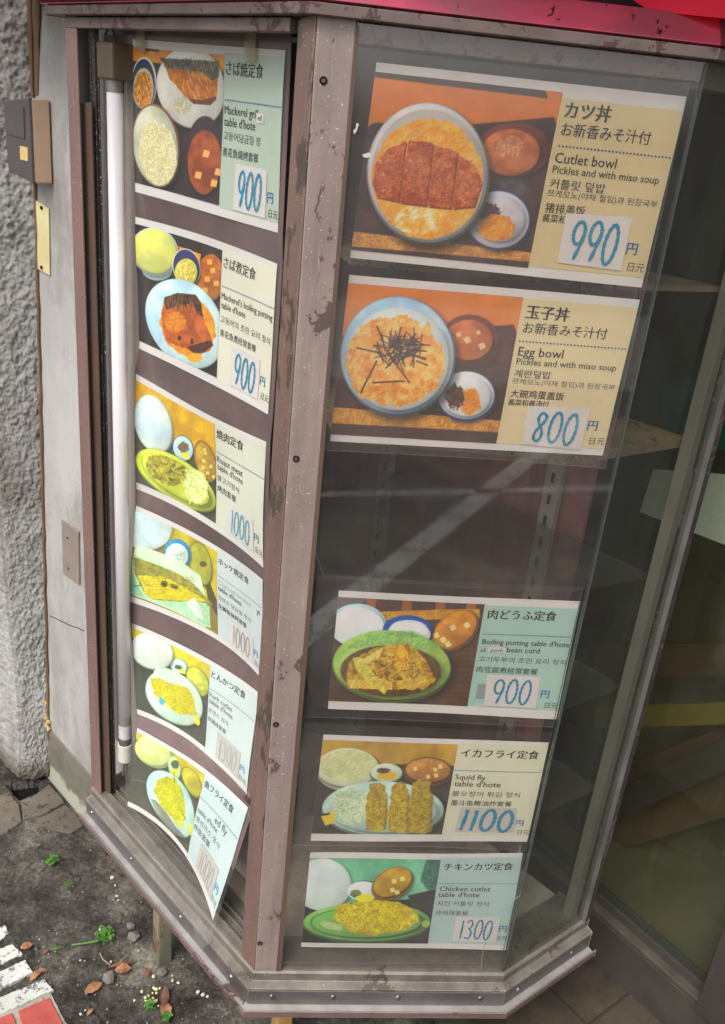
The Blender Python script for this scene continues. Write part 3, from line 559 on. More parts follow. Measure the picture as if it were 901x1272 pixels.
FQ = [[(0.059, 1.173), (0.354, 1.172), (0.35, 0.995), (0.05, 0.999)], [(0.051, 0.983), (0.351, 0.982), (0.348, 0.81), (0.045, 0.806)], [(0.07, 0.622), (0.36, 0.624), (0.362, 0.451), (0.07, 0.454)], [(0.067, 0.414), (0.36, 0.413), (0.36, 0.243), (0.063, 0.236)], [(0.064, 0.215), (0.358, 0.223), (0.364, 0.033), (0.063, 0.035)]]
FQ = [[(Fp(p, .017)[0], Fp(p, .017)[2]) for p in q] for q in [[(468, 77), (854, 120), (797, 357), (435, 320)], [(434, 341), (795, 372), (749, 566), (410, 548)], [(421, 734), (722, 747.5), (690.6, 893), (407.5, 880)], [(402, 912.5), (682, 922.6), (655, 1046), (386, 1044.5)], [(385.7, 1059.6), (650, 1060), (628, 1180.4), (374, 1176)]]]
def front_patch(i):
    q = np.array(FQ[i])
    def f(u, v, lift=0.):
        p = (q[0]*(1-u)+q[1]*u)*(1-v)+(q[3]*(1-u)+q[2]*u)*v
        wob = .0012*math.sin(u*6+i)*math.sin(v*4+2*i)
        return FW(p[0], p[1], .017-lift-wob)
    return f
def patch_mesh(name, fn, u0, u1, v0, v1, lift, mat, parent, nu=24, nv=14, uv=False, ragged=None):
    V, Fc = [], []
    for j in range(nv+1):
        for i in range(nu+1):
            u = u0+(u1-u0)*i/nu; v = v0+(v1-v0)*j/nv; V.append(fn(u, v, lift))
    for j in range(nv):
        for i in range(nu): a = j*(nu+1)+i; Fc.append((a, a+nu+1, a+nu+2, a+1))
    o = mk(name, V, Fc, mat, parent, smooth=True)
    if uv:
        l = o.data.uv_layers.new(name='uv')
        for p in o.data.polygons:
            for li in p.loop_indices:
                vi = o.data.loops[li].vertex_index; l.data[li].uv = ((vi % (nu+1))/nu, 1-(vi//(nu+1))/nv)
    return o

# ---- painting the printed food pictures (flat print) into images held in memory
PW, PH = 420, 360
def homog(src, dst):
    A_, b_ = [], []
    for (x, y), (u, v) in zip(src, dst):
        A_.append([x, y, 1, 0, 0, 0, -u*x, -u*y]); b_.append(u); A_.append([0, 0, 0, x, y, 1, -v*x, -v*y]); b_.append(v)
    return np.append(np.linalg.solve(np.array(A_, float), np.array(b_, float)), 1).reshape(3, 3)
class Cv:
    def __init__(s, quad, bgc, seed):
        s.h = homog([(0, 0), (PW, 0), (PW, PH), (0, PH)], quad); s.hi = homog(quad, [(0, 0), (PW, 0), (PW, PH), (0, PH)])
        yy, xx = np.mgrid[0:PH, 0:PW]+.5; d = s.h[2, 0]*xx+s.h[2, 1]*yy+s.h[2, 2]
        s.X = (s.h[0, 0]*xx+s.h[0, 1]*yy+s.h[0, 2])/d; s.Y = (s.h[1, 0]*xx+s.h[1, 1]*yy+s.h[1, 2])/d
        s.a = np.ones((PH, PW, 3))*np.array(bgc, float); s.seed = seed; s.px = 1.3*abs(quad[1][0]-quad[0][0])/PW; s.k = 0
    def win(s, x0, y0, x1, y1):
        c = []
        for x, y in ((x0, y0), (x1, y0), (x1, y1), (x0, y1)):
            v = s.hi @ np.array([x, y, 1.]); c.append(v[:2]/v[2])
        c = np.array(c); a = np.floor(c.min(0)-2).astype(int); b = np.ceil(c.max(0)+2).astype(int)
        a = np.clip(a, 0, [PW, PH]); b = np.clip(b, 0, [PW, PH]); return slice(a[1], b[1]), slice(a[0], b[0])
    def put(s, sl, m, c, c2=None, ns=.05, con=1.6, shade=None):
        s.k += 1; X, Y = s.X[sl], s.Y[sl]
        if X.size == 0: return
        col = np.array(c, float)*np.ones(m.shape+(3,))
        if shade is not None: col = col*shade[..., None]
        if c2 is not None:
            n = np.clip((fbm2(X+500, Y+500, ns, s.seed*7+s.k, 4)-.5)*con*2+.5, 0, 1)[..., None]; col = col*(1-n)+np.array(c2, float)*n*(1 if shade is None else shade[..., None])
            k_ = max(ns, .03)*3.2; e1 = fbm2(X+500, Y+500, k_, s.seed*7+s.k, 3)-fbm2(X+500+1.1/k_*.12, Y+500+1.1/k_*.16, k_, s.seed*7+s.k, 3); col = col*(1+np.clip(e1*2.2*min(1., max(0, ns-.03)/.04), -.35, .4))[..., None]
        m = m[..., None]; s.a[sl] = s.a[sl]*(1-m)+col*m
    def E(s, cx, cy, rx, ry, c, c2=None, rot=0, soft=1., rag=0., ns=.05, alpha=1, con=1.6):
        R = max(rx, ry)*1.15+3; sl = s.win(cx-R, cy-R, cx+R, cy+R); X, Y = s.X[sl]-cx, s.Y[sl]-cy; t_ = math.radians(rot); x = X*math.cos(t_)+Y*math.sin(t_); y = -X*math.sin(t_)+Y*math.cos(t_)
        d = np.sqrt((x/rx)**2+(y/ry)**2)
        if rag and d.size: d = d+(fbm2(X+700, Y+700, 4/(rx+ry)*3, s.seed+s.k+50, 4)-.5)*rag
        m = np.clip((1-d)*min(rx, ry)/(s.px*soft)+.5, 0, 1)*alpha
        sh = None
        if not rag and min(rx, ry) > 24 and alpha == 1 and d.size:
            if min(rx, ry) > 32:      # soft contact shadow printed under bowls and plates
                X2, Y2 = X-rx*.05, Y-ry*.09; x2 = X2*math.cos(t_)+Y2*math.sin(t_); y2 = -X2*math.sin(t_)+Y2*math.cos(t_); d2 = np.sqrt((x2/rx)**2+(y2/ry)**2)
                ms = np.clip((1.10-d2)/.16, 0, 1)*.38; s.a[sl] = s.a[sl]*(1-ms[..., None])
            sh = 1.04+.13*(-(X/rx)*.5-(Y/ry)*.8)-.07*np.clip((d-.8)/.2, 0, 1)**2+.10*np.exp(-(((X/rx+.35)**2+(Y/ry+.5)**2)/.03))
        s.put(sl, m, c, c2, ns, con, sh)
    def P(s, pts, c, c2=None, soft=1., ns=.05, rag=0, alpha=1, con=1.6):
        p = np.array(pts, float); sl = s.win(p[:, 0].min()-3, p[:, 1].min()-3, p[:, 0].max()+3, p[:, 1].max()+3); X, Y = s.X[sl], s.Y[sl]
        if X.size == 0: return
        if rag: X = X+(fbm2(X+300, Y+300, .06, s.seed+s.k, 4)-.5)*rag; Y = Y+(fbm2(Y+300, X+300, .06, s.seed+s.k+9, 4)-.5)*rag
        ins = np.zeros(X.shape, bool); dist = np.full(X.shape, 1e9)
        for i in range(len(p)):
            (x0, y0), (x1, y1) = p[i], p[(i+1) % len(p)]
            ins ^= ((y0 > Y) != (y1 > Y)) & (X < (x1-x0)*(Y-y0)/((y1-y0) or 1e-9)+x0)
            dx, dy = x1-x0, y1-y0; tt = np.clip(((X-x0)*dx+(Y-y0)*dy)/(dx*dx+dy*dy+1e-9), 0, 1); dist = np.minimum(dist, np.hypot(X-x0-tt*dx, Y-y0-tt*dy))
        m = np.clip(np.where(ins, dist, -dist)/(s.px*soft)+.5, 0, 1)*alpha; s.put(sl, m, c, c2, ns, con)
    def S(s, x0, y0, x1, y1, w_, c, alpha=1):
        sl = s.win(min(x0, x1)-w_-2, min(y0, y1)-w_-2, max(x0, x1)+w_+2, max(y0, y1)+w_+2); X, Y = s.X[sl], s.Y[sl]
        if X.size == 0: return
        dx, dy = x1-x0, y1-y0; tt = np.clip(((X-x0)*dx+(Y-y0)*dy)/(dx*dx+dy*dy+1e-9), 0, 1); d = np.hypot(X-x0-tt*dx, Y-y0-tt*dy)
        m = (np.clip((w_/2-d)/s.px+.5, 0, 1)*alpha)[..., None]; s.a[sl] = s.a[sl]*(1-m)+np.array(c, float)*m
    def strands(s, n, cx, cy, rx, ry, ln, w_, cols_, rot=None, spread=1.5):
        r = np.random.default_rng(s.seed+n)
        for i in range(n):
            q = math.sqrt(r.random()); th = r.random()*6.283; x = cx+rx*q*math.cos(th); y = cy+ry*q*math.sin(th); a_ = (r.random()*3.14 if rot is None else math.radians(rot)+r.normal()*spread*.3); L = ln*(.5+r.random())
            s.S(x-L/2*math.cos(a_), y-L/2*math.sin(a_), x+L/2*math.cos(a_), y+L/2*math.sin(a_), w_, cols_[i % len(cols_)], .85)
    def cube(s, x, y, r, c, rot=10):
        t_ = math.radians(rot); s.P([(x+r*math.cos(t_+k*math.pi/2), y+r*math.sin(t_+k*math.pi/2)) for k in range(4)], c)
    def image(s, name):
        for _ in range(2):
            b_ = np.pad(s.a, ((1, 1), (1, 1), (0, 0)), 'edge'); s.a = (b_[:-2, 1:-1]+b_[2:, 1:-1]+b_[1:-1, :-2]+b_[1:-1, 2:]+2*b_[1:-1, 1:-1])/6
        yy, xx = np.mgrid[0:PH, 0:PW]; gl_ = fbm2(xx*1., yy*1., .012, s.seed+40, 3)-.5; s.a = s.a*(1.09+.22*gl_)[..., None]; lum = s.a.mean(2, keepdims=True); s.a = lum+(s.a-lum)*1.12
        a = s.a+(fbm2(xx*1., yy*1., .35, 3, 2)-.5)[..., None]*10+(fbm2(xx*1., yy*1., .02, 5, 3)-.5)[..., None]*10
        im = bpy.data.images.new(name, PW, PH); px = np.ones((PH, PW, 4), np.float32); px[..., :3] = np.clip(a/255, 0, 1)[::-1]; im.pixels.foreach_set(px.ravel()); im.update(); im.pack(); return im
def photo_mat(im):
    m, n, l, b = base('printed_food_photo'); t_ = n.new('ShaderNodeTexImage'); t_.image = im; uvn = n.new('ShaderNodeUVMap'); uvn.uv_map = 'uv'; l.new(uvn.outputs[0], t_.inputs[0]); l.new(t_.outputs[0], b.inputs['Base Color']); b.inputs['Roughness'].default_value = .38; b.inputs['Specular IOR Level'].default_value = .35; return m

def food_cutlet():
    c = Cv([(78, 30), (545, 93), (463, 525), (20, 488)], (204, 116, 44), 1)
    c.P([(60, 10), (560, 10), (560, 100), (545, 112), (78, 44)], (56, 40, 36))
    c.P([(20, 190), (560, 150), (520, 500), (480, 495), (10, 445)], (66, 40, 38), (48, 30, 30), ns=.02)
    c.P([(545, 90), (500, 80), (530, 170), (560, 170)], (208, 116, 46))
    c.P([(0, 438), (480, 488), (470, 512), (0, 478)], (206, 150, 74), (176, 118, 56), ns=.1); c.P([(0, 478), (470, 510), (470, 540), (0, 500)], (60, 40, 40))
    c.E(88, 188, 34, 28, (44, 30, 32)); c.E(425, 232, 90, 68, (96, 44, 38)); c.E(490, 235, 28, 30, (70, 34, 34)); c.E(418, 238, 72, 58, (188, 112, 66), (160, 84, 44), ns=.03)
    c.E(415, 225, 40, 28, (206, 150, 108), (180, 110, 66), rag=.5, ns=.06); c.E(405, 330, 60, 25, (72, 70, 74), (50, 44, 48), rag=.3)
    c.E(390, 408, 80, 75, (70, 84, 130)); c.E(389, 406, 76, 71, (188, 190, 204)); c.E(392, 403, 62, 57, (164, 164, 176), (190, 188, 190), ns=.03)
    c.E(362, 385, 32, 22, (48, 30, 44), (84, 56, 60), rag=.8, ns=.2); c.P([(345, 410), (372, 392), (415, 398), (432, 425), (420, 455), (375, 462), (340, 440)], (218, 150, 50), (196, 122, 36), rag=8)
    c.E(213, 293, 155, 182, (150, 146, 148), rot=-6); c.E(212, 290, 150, 177, (216, 214, 214), (196, 196, 200), rot=-6, ns=.01); c.E(213, 294, 141, 166, (176, 172, 170), rot=-6)
    c.E(212, 304, 138, 152, (238, 158, 44), (228, 184, 96), rag=.10, ns=.045, rot=-4); c.E(250, 200, 60, 34, (238, 150, 40), (240, 190, 90), rag=.4)
    c.E(190, 408, 58, 40, (250, 226, 180), (240, 170, 60), rag=.5, ns=.05)
    for i, q in enumerate([[(74, 318), (82, 262), (112, 228), (158, 208), (140, 362), (84, 350)], [(164, 207), (226, 213), (210, 372), (144, 364)], [(230, 220), (288, 236), (272, 378), (214, 373)], [(292, 246), (330, 268), (348, 312), (330, 372), (276, 378)]]):
        c.P([(x+3, y+5) for x, y in q], (110, 50, 16)); c.P(q, (158, 66, 24), (196, 104, 52), ns=.07, rag=5)
        cx = sum(p[0] for p in q)/len(q); cy = sum(p[1] for p in q)/len(q); c.E(cx, cy-8, 28, 48, (206, 136, 100), (170, 80, 40), rag=.9, ns=.1, alpha=.55, soft=8); c.strands(26, cx, cy, 26, 60, 9, 1.6, [(232, 190, 160), (120, 44, 16), (220, 150, 90)])
    return c
def food_egg():
    c = Cv([(70, 45), (555, 88), (477, 493), (24, 462)], (206, 122, 52), 2)
    c.P([(40, 190), (330, 180), (560, 160), (520, 520), (0, 470), (0, 390)], (78, 44, 40), (56, 32, 32), ns=.02); c.P([(555, 85), (500, 80), (540, 200), (570, 200)], (208, 128, 60)); c.P([(478, 186), (540, 190), (536, 214), (484, 210)], (70, 40, 44))
    for i in range(5): c.S(300, 250+i*24, 540, 262+i*26, 1.6, (112, 66, 60), .6)
    c.P([(0, 385), (500, 430), (490, 465), (0, 432)], (212, 156, 72), (180, 122, 52), ns=.1); c.P([(0, 430), (490, 462), (490, 510), (0, 470)], (66, 44, 44))
    c.E(405, 205, 80, 70, (96, 40, 32)); c.E(440, 240, 45, 40, (70, 30, 28)); c.E(403, 205, 66, 56, (190, 112, 66), (160, 82, 40), ns=.03)
    for x, y, r_ in ((400, 205, 12), (440, 222, 12), (375, 190, 9), (430, 185, 8)): c.cube(x, y, r_, (232, 200, 150), 20)
    c.E(397, 362, 80, 70, (60, 84, 150)); c.E(396, 358, 77, 66, (206, 214, 226)); c.E(396, 360, 66, 56, (224, 228, 228), (200, 206, 212), ns=.02)
    c.E(366, 362, 26, 32, (60, 36, 28), (104, 66, 44), rag=.9, ns=.15); c.P([(388, 345), (420, 338), (428, 360), (440, 392), (405, 416), (382, 400), (392, 370)], (232, 152, 40), (214, 128, 30), rag=8)
    c.E(208, 250, 159, 167, (120, 150, 178), rot=-8); c.E(207, 247, 155, 162, (206, 224, 234), (150, 186, 214), rot=-8, ns=.008, con=2.2); c.E(208, 256, 140, 142, (196, 206, 208), rot=-8)
    c.E(200, 262, 134, 124, (222, 142, 60), (240, 190, 108), rag=.28, ns=.05)
    r = np.random.default_rng(3)
    for i in range(46):
        a_ = r.random()*6.28; q = math.sqrt(r.random())*.85; c.E(200+125*q*math.cos(a_), 262+112*q*math.sin(a_), r.uniform(7, 20), r.uniform(5, 12), [(246, 206, 130), (206, 120, 44), (236, 160, 70)][i % 3], rag=.9, rot=r.uniform(0, 180), alpha=.7, soft=3)
    c.strands(80, 215, 232, 62, 40, 42, 3.2, [(30, 28, 40), (44, 40, 54), (20, 20, 26)]); 
    for q in ((150, 262, 106, 350), (95, 225, 160, 240), (210, 280, 240, 322), (140, 322, 226, 318), (150, 165, 165, 200), (260, 262, 290, 275), (240, 230, 286, 236)): c.S(*q, 3.6, (28, 26, 34))
    return c
def food_tofu():
    c = Cv([(52, 58), (537, 85), (472, 413), (20, 405)], (76, 50, 36), 3)
    c.P([(52, 40), (540, 60), (540, 110), (52, 95)], (78, 52, 46), (56, 38, 36), ns=.04)
    for x in (150, 270, 380, 480): c.P([(x, 60), (x+32, 62), (x+28, 110), (x-4, 108)], (150, 84, 40))
    c.P([(100, 112), (400, 100), (520, 100), (520, 130), (100, 140)], (206, 156, 40), (186, 132, 30))
    for i in range(10): c.S(380, 250+i*16, 530, 240+i*18, 2.4, (112, 70, 44), .7)
    c.E(440, 170, 86, 56, (150, 96, 40), rot=-38); c.E(438, 168, 80, 50, (206, 146, 46), (180, 116, 36), rot=-38, ns=.03)
    for x, y in ((432, 160), (478, 152), (378, 185), (415, 214), (400, 200)): c.cube(x, y, 12, (236, 226, 160), 15)
    c.E(118, 155, 98, 74, (176, 204, 216)); c.E(116, 160, 92, 66, (226, 238, 240), (206, 224, 232), ns=.02)
    c.E(285, 168, 82, 48, (24, 66, 150)); c.E(288, 165, 62, 30, (216, 232, 240), (190, 212, 226)); c.E(288, 182, 72, 40, (206, 224, 236)); c.E(292, 172, 62, 26, (232, 240, 242))
    c.E(228, 290, 196, 118, (110, 140, 70), rot=2); c.E(228, 284, 193, 114, (164, 196, 96), (140, 176, 84), rot=2, ns=.02); c.P([(80, 230), (160, 176), (300, 172), (400, 220), (330, 236), (150, 232)], (124, 172, 96), (150, 192, 110), soft=8)
    c.E(226, 304, 166, 84, (74, 52, 26), (104, 74, 30), ns=.05); c.P([(92, 275), (180, 225), (290, 215), (345, 265), (372, 330), (340, 362), (160, 366), (86, 360), (82, 300)], (196, 164, 46), (150, 112, 28), rag=14, ns=.06)
    r = np.random.default_rng(8)
    for i in range(70): a_ = r.random()*6.28; q = math.sqrt(r.random()); c.E(225+120*q*math.cos(a_), 300+58*q*math.sin(a_), r.uniform(8, 22), r.uniform(3, 8), [(222, 196, 80), (134, 98, 24), (206, 172, 54), (96, 66, 18)][i % 4], rag=.8, rot=r.uniform(0, 180), alpha=.7, soft=2)
    c.P([(86, 335), (205, 330), (232, 345), (232, 366), (90, 362)], (224, 196, 96), (206, 172, 66)); c.P([(245, 338), (340, 320), (350, 350), (260, 364)], (216, 186, 86), (190, 156, 60))
    c.P([(100, 262), (130, 260), (215, 370), (205, 382), (110, 300)], (216, 208, 104), (190, 184, 74)); c.P([(130, 270), (205, 225), (190, 262), (140, 285)], (212, 204, 110)); c.E(268, 262, 20, 40, (240, 180, 50), (226, 150, 34), rot=-10)
    c.strands(60, 240, 300, 100, 50, 30, 2, [(232, 210, 110), (110, 80, 20)]); return c
def plate_bg(quad, seed, tab, wall_): 
    c = Cv(quad, tab, seed); return c
def food_squid():
    c = Cv([(82, 48), (533, 62), (487, 350), (47, 357)], (58, 52, 50), 4)
    c.P([(60, 30), (560, 40), (540, 130), (330, 126), (60, 125)], (186, 150, 56), (160, 124, 46), ns=.02)
    c.E(170, 145, 110, 72, (170, 178, 150)); c.E(168, 138, 108, 62, (214, 218, 190)); c.E(170, 130, 100, 50, (196, 206, 150), (222, 226, 176), ns=.04, rag=.05)
    c.E(302, 158, 55, 34, (60, 96, 90)); c.E(302, 154, 53, 30, (196, 212, 190)); c.E(306, 164, 34, 14, (214, 172, 46), rag=.3); c.E(292, 148, 22, 9, (60, 44, 36), rag=.9)
    c.E(438, 150, 80, 48, (92, 60, 34)); c.E(438, 144, 72, 38, (176, 128, 66), (150, 100, 48), ns=.04)
    for x, y in ((398, 140), (462, 142), (440, 165), (478, 132), (465, 160)): c.cube(x, y, 9, (226, 206, 130), 30)
    c.E(288, 275, 206, 92, (120, 150, 146)); c.E(288, 270, 203, 88, (196, 218, 208), (176, 204, 196), ns=.02); c.E(288, 275, 180, 72, (172, 204, 198))
    c.E(185, 268, 66, 56, (206, 222, 190), (176, 200, 160), rag=.35, ns=.1); c.strands(240, 185, 262, 62, 58, 24, 1.8, [(228, 238, 214), (160, 188, 146), (214, 228, 196)])
    c.P([(80, 300), (108, 282), (132, 286), (128, 318), (96, 330)], (222, 196, 60)); c.S(72, 296, 108, 290, 7, (50, 44, 36))
    for x, w_, t0, b0 in ((272, 36, 188, 346), (348, 34, 188, 350), (418, 38, 178, 350)):
        c.P([(x-w_+10, t0+8), (x-4, t0-4), (x+w_-10, t0+6), (x+w_, t0+60), (x+w_-4, b0-8), (x, b0), (x-w_, b0-6), (x-w_-2, t0+90)], (176, 156, 54), (144, 122, 36), rag=16, ns=.1); c.strands(120, x, (t0+b0)/2, w_-4, 78, 7, 2, [(206, 188, 84), (118, 96, 28), (190, 168, 60)]); c.P([(x+w_-6, t0+30), (x+w_+1, t0+40), (x+w_-2, b0-8), (x+w_-10, b0-4)], (104, 84, 26), alpha=.6, soft=5)
    return c
def food_chicken():
    c = Cv([(66, 70), (487, 72), (447, 350), (40, 345)], (112, 184, 150), 5)
    c.P([(0, 30), (520, 30), (500, 215), (0, 215)], (120, 190, 156), (96, 170, 136), ns=.02); c.P([(440, 70), (500, 60), (480, 215), (420, 140)], (40, 90, 84), (60, 120, 104), ns=.1, soft=3)
    c.P([(0, 225), (520, 195), (500, 360), (0, 360)], (22, 28, 26)); c.P([(380, 190), (470, 170), (460, 250), (400, 230)], (26, 30, 30))
    c.E(105, 155, 92, 84, (214, 226, 222), (196, 210, 210), ns=.01); c.E(240, 175, 54, 34, (30, 90, 96)); c.E(236, 176, 52, 32, (206, 224, 222)); c.E(212, 184, 18, 13, (60, 90, 50), (120, 130, 70), rag=.7, ns=.2)
    c.E(330, 152, 72, 50, (120, 92, 34), rot=-28); c.E(330, 146, 66, 42, (184, 150, 48), (160, 122, 36), rot=-28, ns=.03)
    for x, y in ((335, 143), (362, 135), (330, 172), (345, 180)): c.cube(x, y, 10, (228, 222, 130), 30)
    c.E(250, 282, 206, 68, (60, 110, 50)); c.E(250, 277, 204, 64, (124, 178, 96), (100, 160, 80), ns=.02); c.E(248, 275, 180, 50, (70, 124, 60)); c.E(248, 278, 176, 50, (110, 168, 90))
    c.E(134, 288, 36, 12, (176, 204, 140), rag=.4, rot=15); c.P([(135, 265), (160, 222), (215, 210), (240, 200), (300, 205), (370, 218), (412, 250), (415, 280), (370, 305), (260, 322), (190, 305)], (206, 192, 20), (170, 150, 10), rag=18, ns=.1)
    c.strands(420, 278, 262, 132, 48, 8, 2.4, [(244, 236, 40), (176, 154, 8), (236, 222, 24), (206, 188, 14)]); c.E(242, 198, 30, 12, (236, 220, 24), rag=.4); c.E(440, 285, 14, 12, (150, 190, 80)); return c
def food_saba():
    c = Cv([(65, 83), (552, 110), (528, 925), (78, 790)], (46, 36, 38), 6)
    c.P([(60, 70), (560, 90), (560, 215), (500, 180), (210, 165), (62, 155)], (226, 146, 28), (206, 126, 20), ns=.02); c.P([(130, 82), (195, 86), (195, 104), (130, 100)], (60, 40, 30))
    c.E(125, 275, 62, 142, (212, 212, 206)); c.E(122, 275, 55, 130, (40, 44, 70)); c.E(122, 300, 50, 108, (176, 172, 160)); c.E(120, 305, 44, 95, (196, 132, 44), (150, 96, 30), rag=.3, ns=.06); c.strands(60, 120, 300, 38, 80, 30, 3, [(222, 160, 70), (120, 70, 20)], rot=80)
    c.E(372, 290, 185, 225, (160, 158, 152), rot=-12); c.E(370, 288, 180, 220, (214, 212, 204), (200, 196, 188), rot=-12, ns=.01)
    c.P([(205, 140), (520, 150), (505, 350), (470, 378), (400, 372), (345, 352), (260, 255)], (206, 132, 38), (170, 90, 22), rag=10, ns=.03)
    c.P([(200, 135), (520, 145), (520, 235), (480, 250), (420, 205), (330, 195), (240, 190)], (62, 58, 52), (108, 98, 70), rag=8, ns=.05); c.strands(90, 380, 175, 130, 30, 34, 2.5, [(146, 140, 104), (40, 38, 36)], rot=75, spread=.5); c.strands(80, 400, 290, 80, 60, 40, 3, [(232, 172, 70), (160, 84, 20)], rot=70, spread=.6)
    c.P([(345, 350), (380, 378), (470, 384), (505, 350), (500, 335), (420, 358)], (96, 48, 20)); c.E(320, 388, 46, 52, (206, 200, 176), (186, 178, 150), rag=.4, ns=.08)
    c.E(185, 600, 118, 222, (120, 84, 58), rot=-6); c.E(182, 602, 110, 212, (190, 190, 172), (170, 172, 150), rot=-6, ns=.01); c.E(192, 640, 92, 168, (234, 226, 186), (216, 204, 150), rag=.18, ns=.08, rot=-6); c.strands(260, 190, 640, 80, 150, 12, 3.5, [(246, 240, 208), (206, 194, 140)])
    c.E(440, 655, 105, 212, (44, 30, 38), rot=0); c.E(440, 690, 96, 172, (150, 74, 38), (120, 54, 28), ns=.02, con=2.4); c.E(470, 640, 60, 80, (170, 88, 44), alpha=.5, soft=10)
    for x, y in ((448, 645), (404, 758), (497, 805), (520, 745)): c.cube(x, y, 26, (232, 170, 96), 60)
    return c
def food_sabani():
    c = Cv([(84, 88), (523, 205), (512, 910), (100, 715)], (42, 34, 34), 7)
    for i in range(7): c.S(90, 560+i*30, 250, 640+i*34, 2, (84, 70, 66), .6)
    c.P([(270, 195), (400, 235), (395, 290), (300, 240)], (214, 140, 44)); c.E(460, 360, 78, 130, (172, 104, 44), (140, 76, 30), ns=.02)
    for x, y in ((450, 275), (470, 320), (440, 370), (492, 390), (430, 430)): c.cube(x, y, 20, (222, 164, 74), 40)
    c.E(185, 330, 72, 60, (180, 206, 206)); c.E(175, 235, 108, 132, (196, 212, 200), rot=-10); c.E(172, 232, 100, 120, (214, 214, 110), (196, 200, 120), rot=-10, ns=.02)
    c.E(328, 312, 72, 104, (206, 196, 170), rot=-12); c.E(328, 312, 66, 98, (40, 46, 84), rot=-12); c.E(326, 340, 58, 76, (190, 190, 110)); c.E(325, 338, 48, 68, (222, 212, 110), (196, 178, 70), rag=.35, ns=.08); c.strands(80, 325, 330, 42, 60, 30, 3, [(238, 232, 150), (186, 166, 60)], rot=80)
    c.E(340, 620, 190, 262, (150, 180, 186), rot=-32); c.E(338, 618, 186, 258, (196, 222, 222), (168, 198, 214), rot=-32, ns=.006, con=2.5)
    c.E(350, 630, 140, 170, (216, 156, 36), (206, 128, 24), rot=-28, rag=.15, ns=.04); c.E(390, 800, 40, 26, (226, 166, 30), rag=.3)
    c.P([(220, 480), (280, 455), (380, 458), (410, 500), (435, 600), (486, 715), (470, 765), (420, 778), (300, 740), (235, 715), (208, 600)], (150, 72, 26), (190, 98, 38), rag=10, ns=.03); c.P([(222, 478), (290, 452), (385, 460), (412, 505), (425, 575), (395, 560), (365, 505), (300, 520), (230, 545)], (56, 34, 26), (96, 62, 40), rag=8, ns=.05); c.E(280, 610, 55, 55, (216, 140, 44), (190, 110, 34), rag=.5, ns=.1)
    c.strands(70, 300, 510, 70, 30, 26, 2.5, [(150, 110, 80), (36, 24, 20)], rot=80, spread=.4); c.P([(345, 745), (430, 715), (470, 705), (488, 730), (440, 772), (380, 775)], (64, 30, 18), rag=10); c.E(305, 695, 9, 14, (50, 26, 16)); c.E(372, 712, 8, 18, (50, 26, 16)); return c
def faded_common(quad, seed, bgy, bgk, riceq, dishq, soupq):
    c = Cv(quad, bgk, seed); return c
def food_yakiniku():
    c = Cv([(83, 58), (530, 275), (532, 858), (86, 630)], (52, 54, 46), 8)
    c.P([(70, 30), (540, 260), (540, 470), (400, 430), (290, 400), (80, 300)], (214, 168, 14), (190, 140, 10), ns=.02)
    for k in range(5): c.S(170+k*75, 80+k*35, 165+k*75, 300+k*30, 1.6, (170, 122, 8), .7)
    c.E(185, 300, 100, 170, (170, 186, 180), rot=-14); c.E(182, 297, 96, 164, (214, 224, 208), (186, 206, 214), rot=-14, ns=.006, con=2.5)
    c.E(345, 425, 58, 76, (40, 66, 110), rot=-8); c.E(344, 425, 54, 72, (176, 206, 216), rot=-8); c.E(345, 420, 30, 34, (84, 66, 50), (120, 100, 70), rag=.7, ns=.2); c.P([(325, 455), (365, 448), (382, 490), (350, 480)], (232, 208, 20))
    c.E(470, 495, 62, 128, (120, 84, 26), rot=-14); c.E(472, 498, 54, 116, (170, 138, 40), (146, 112, 30), rot=-14, ns=.03)
    for x, y in ((465, 425), (470, 445), (458, 490), (500, 520), (455, 530), (515, 580), (480, 560)): c.cube(x, y, 13, (212, 196, 100), 40)
    c.E(310, 618, 262, 122, (120, 136, 40), rot=36); c.E(310, 615, 256, 116, (196, 204, 66), (170, 184, 60), rot=36, ns=.02); c.E(310, 618, 226, 94, (150, 166, 44), rot=36); c.E(306, 610, 216, 86, (188, 198, 60), rot=36)
    c.E(250, 560, 122, 76, (178, 168, 40), (120, 112, 24), rag=.35, ns=.06, rot=34); r = np.random.default_rng(5)
    for i in range(60): a_ = r.random()*6.28; q = math.sqrt(r.random()); c.E(255+95*q*math.cos(a_), 565+62*q*math.sin(a_), r.uniform(6, 20), r.uniform(4, 9), [(206, 196, 66), (104, 98, 24), (170, 160, 40), (60, 60, 20)][i % 4], rag=.9, rot=r.uniform(0, 180), alpha=.75, soft=2)
    c.E(415, 650, 66, 96, (206, 216, 130), rag=.3, ns=.1); c.strands(260, 412, 645, 62, 95, 46, 3.4, [(236, 240, 190), (176, 190, 90), (222, 230, 160)], rot=60, spread=2.6); return c
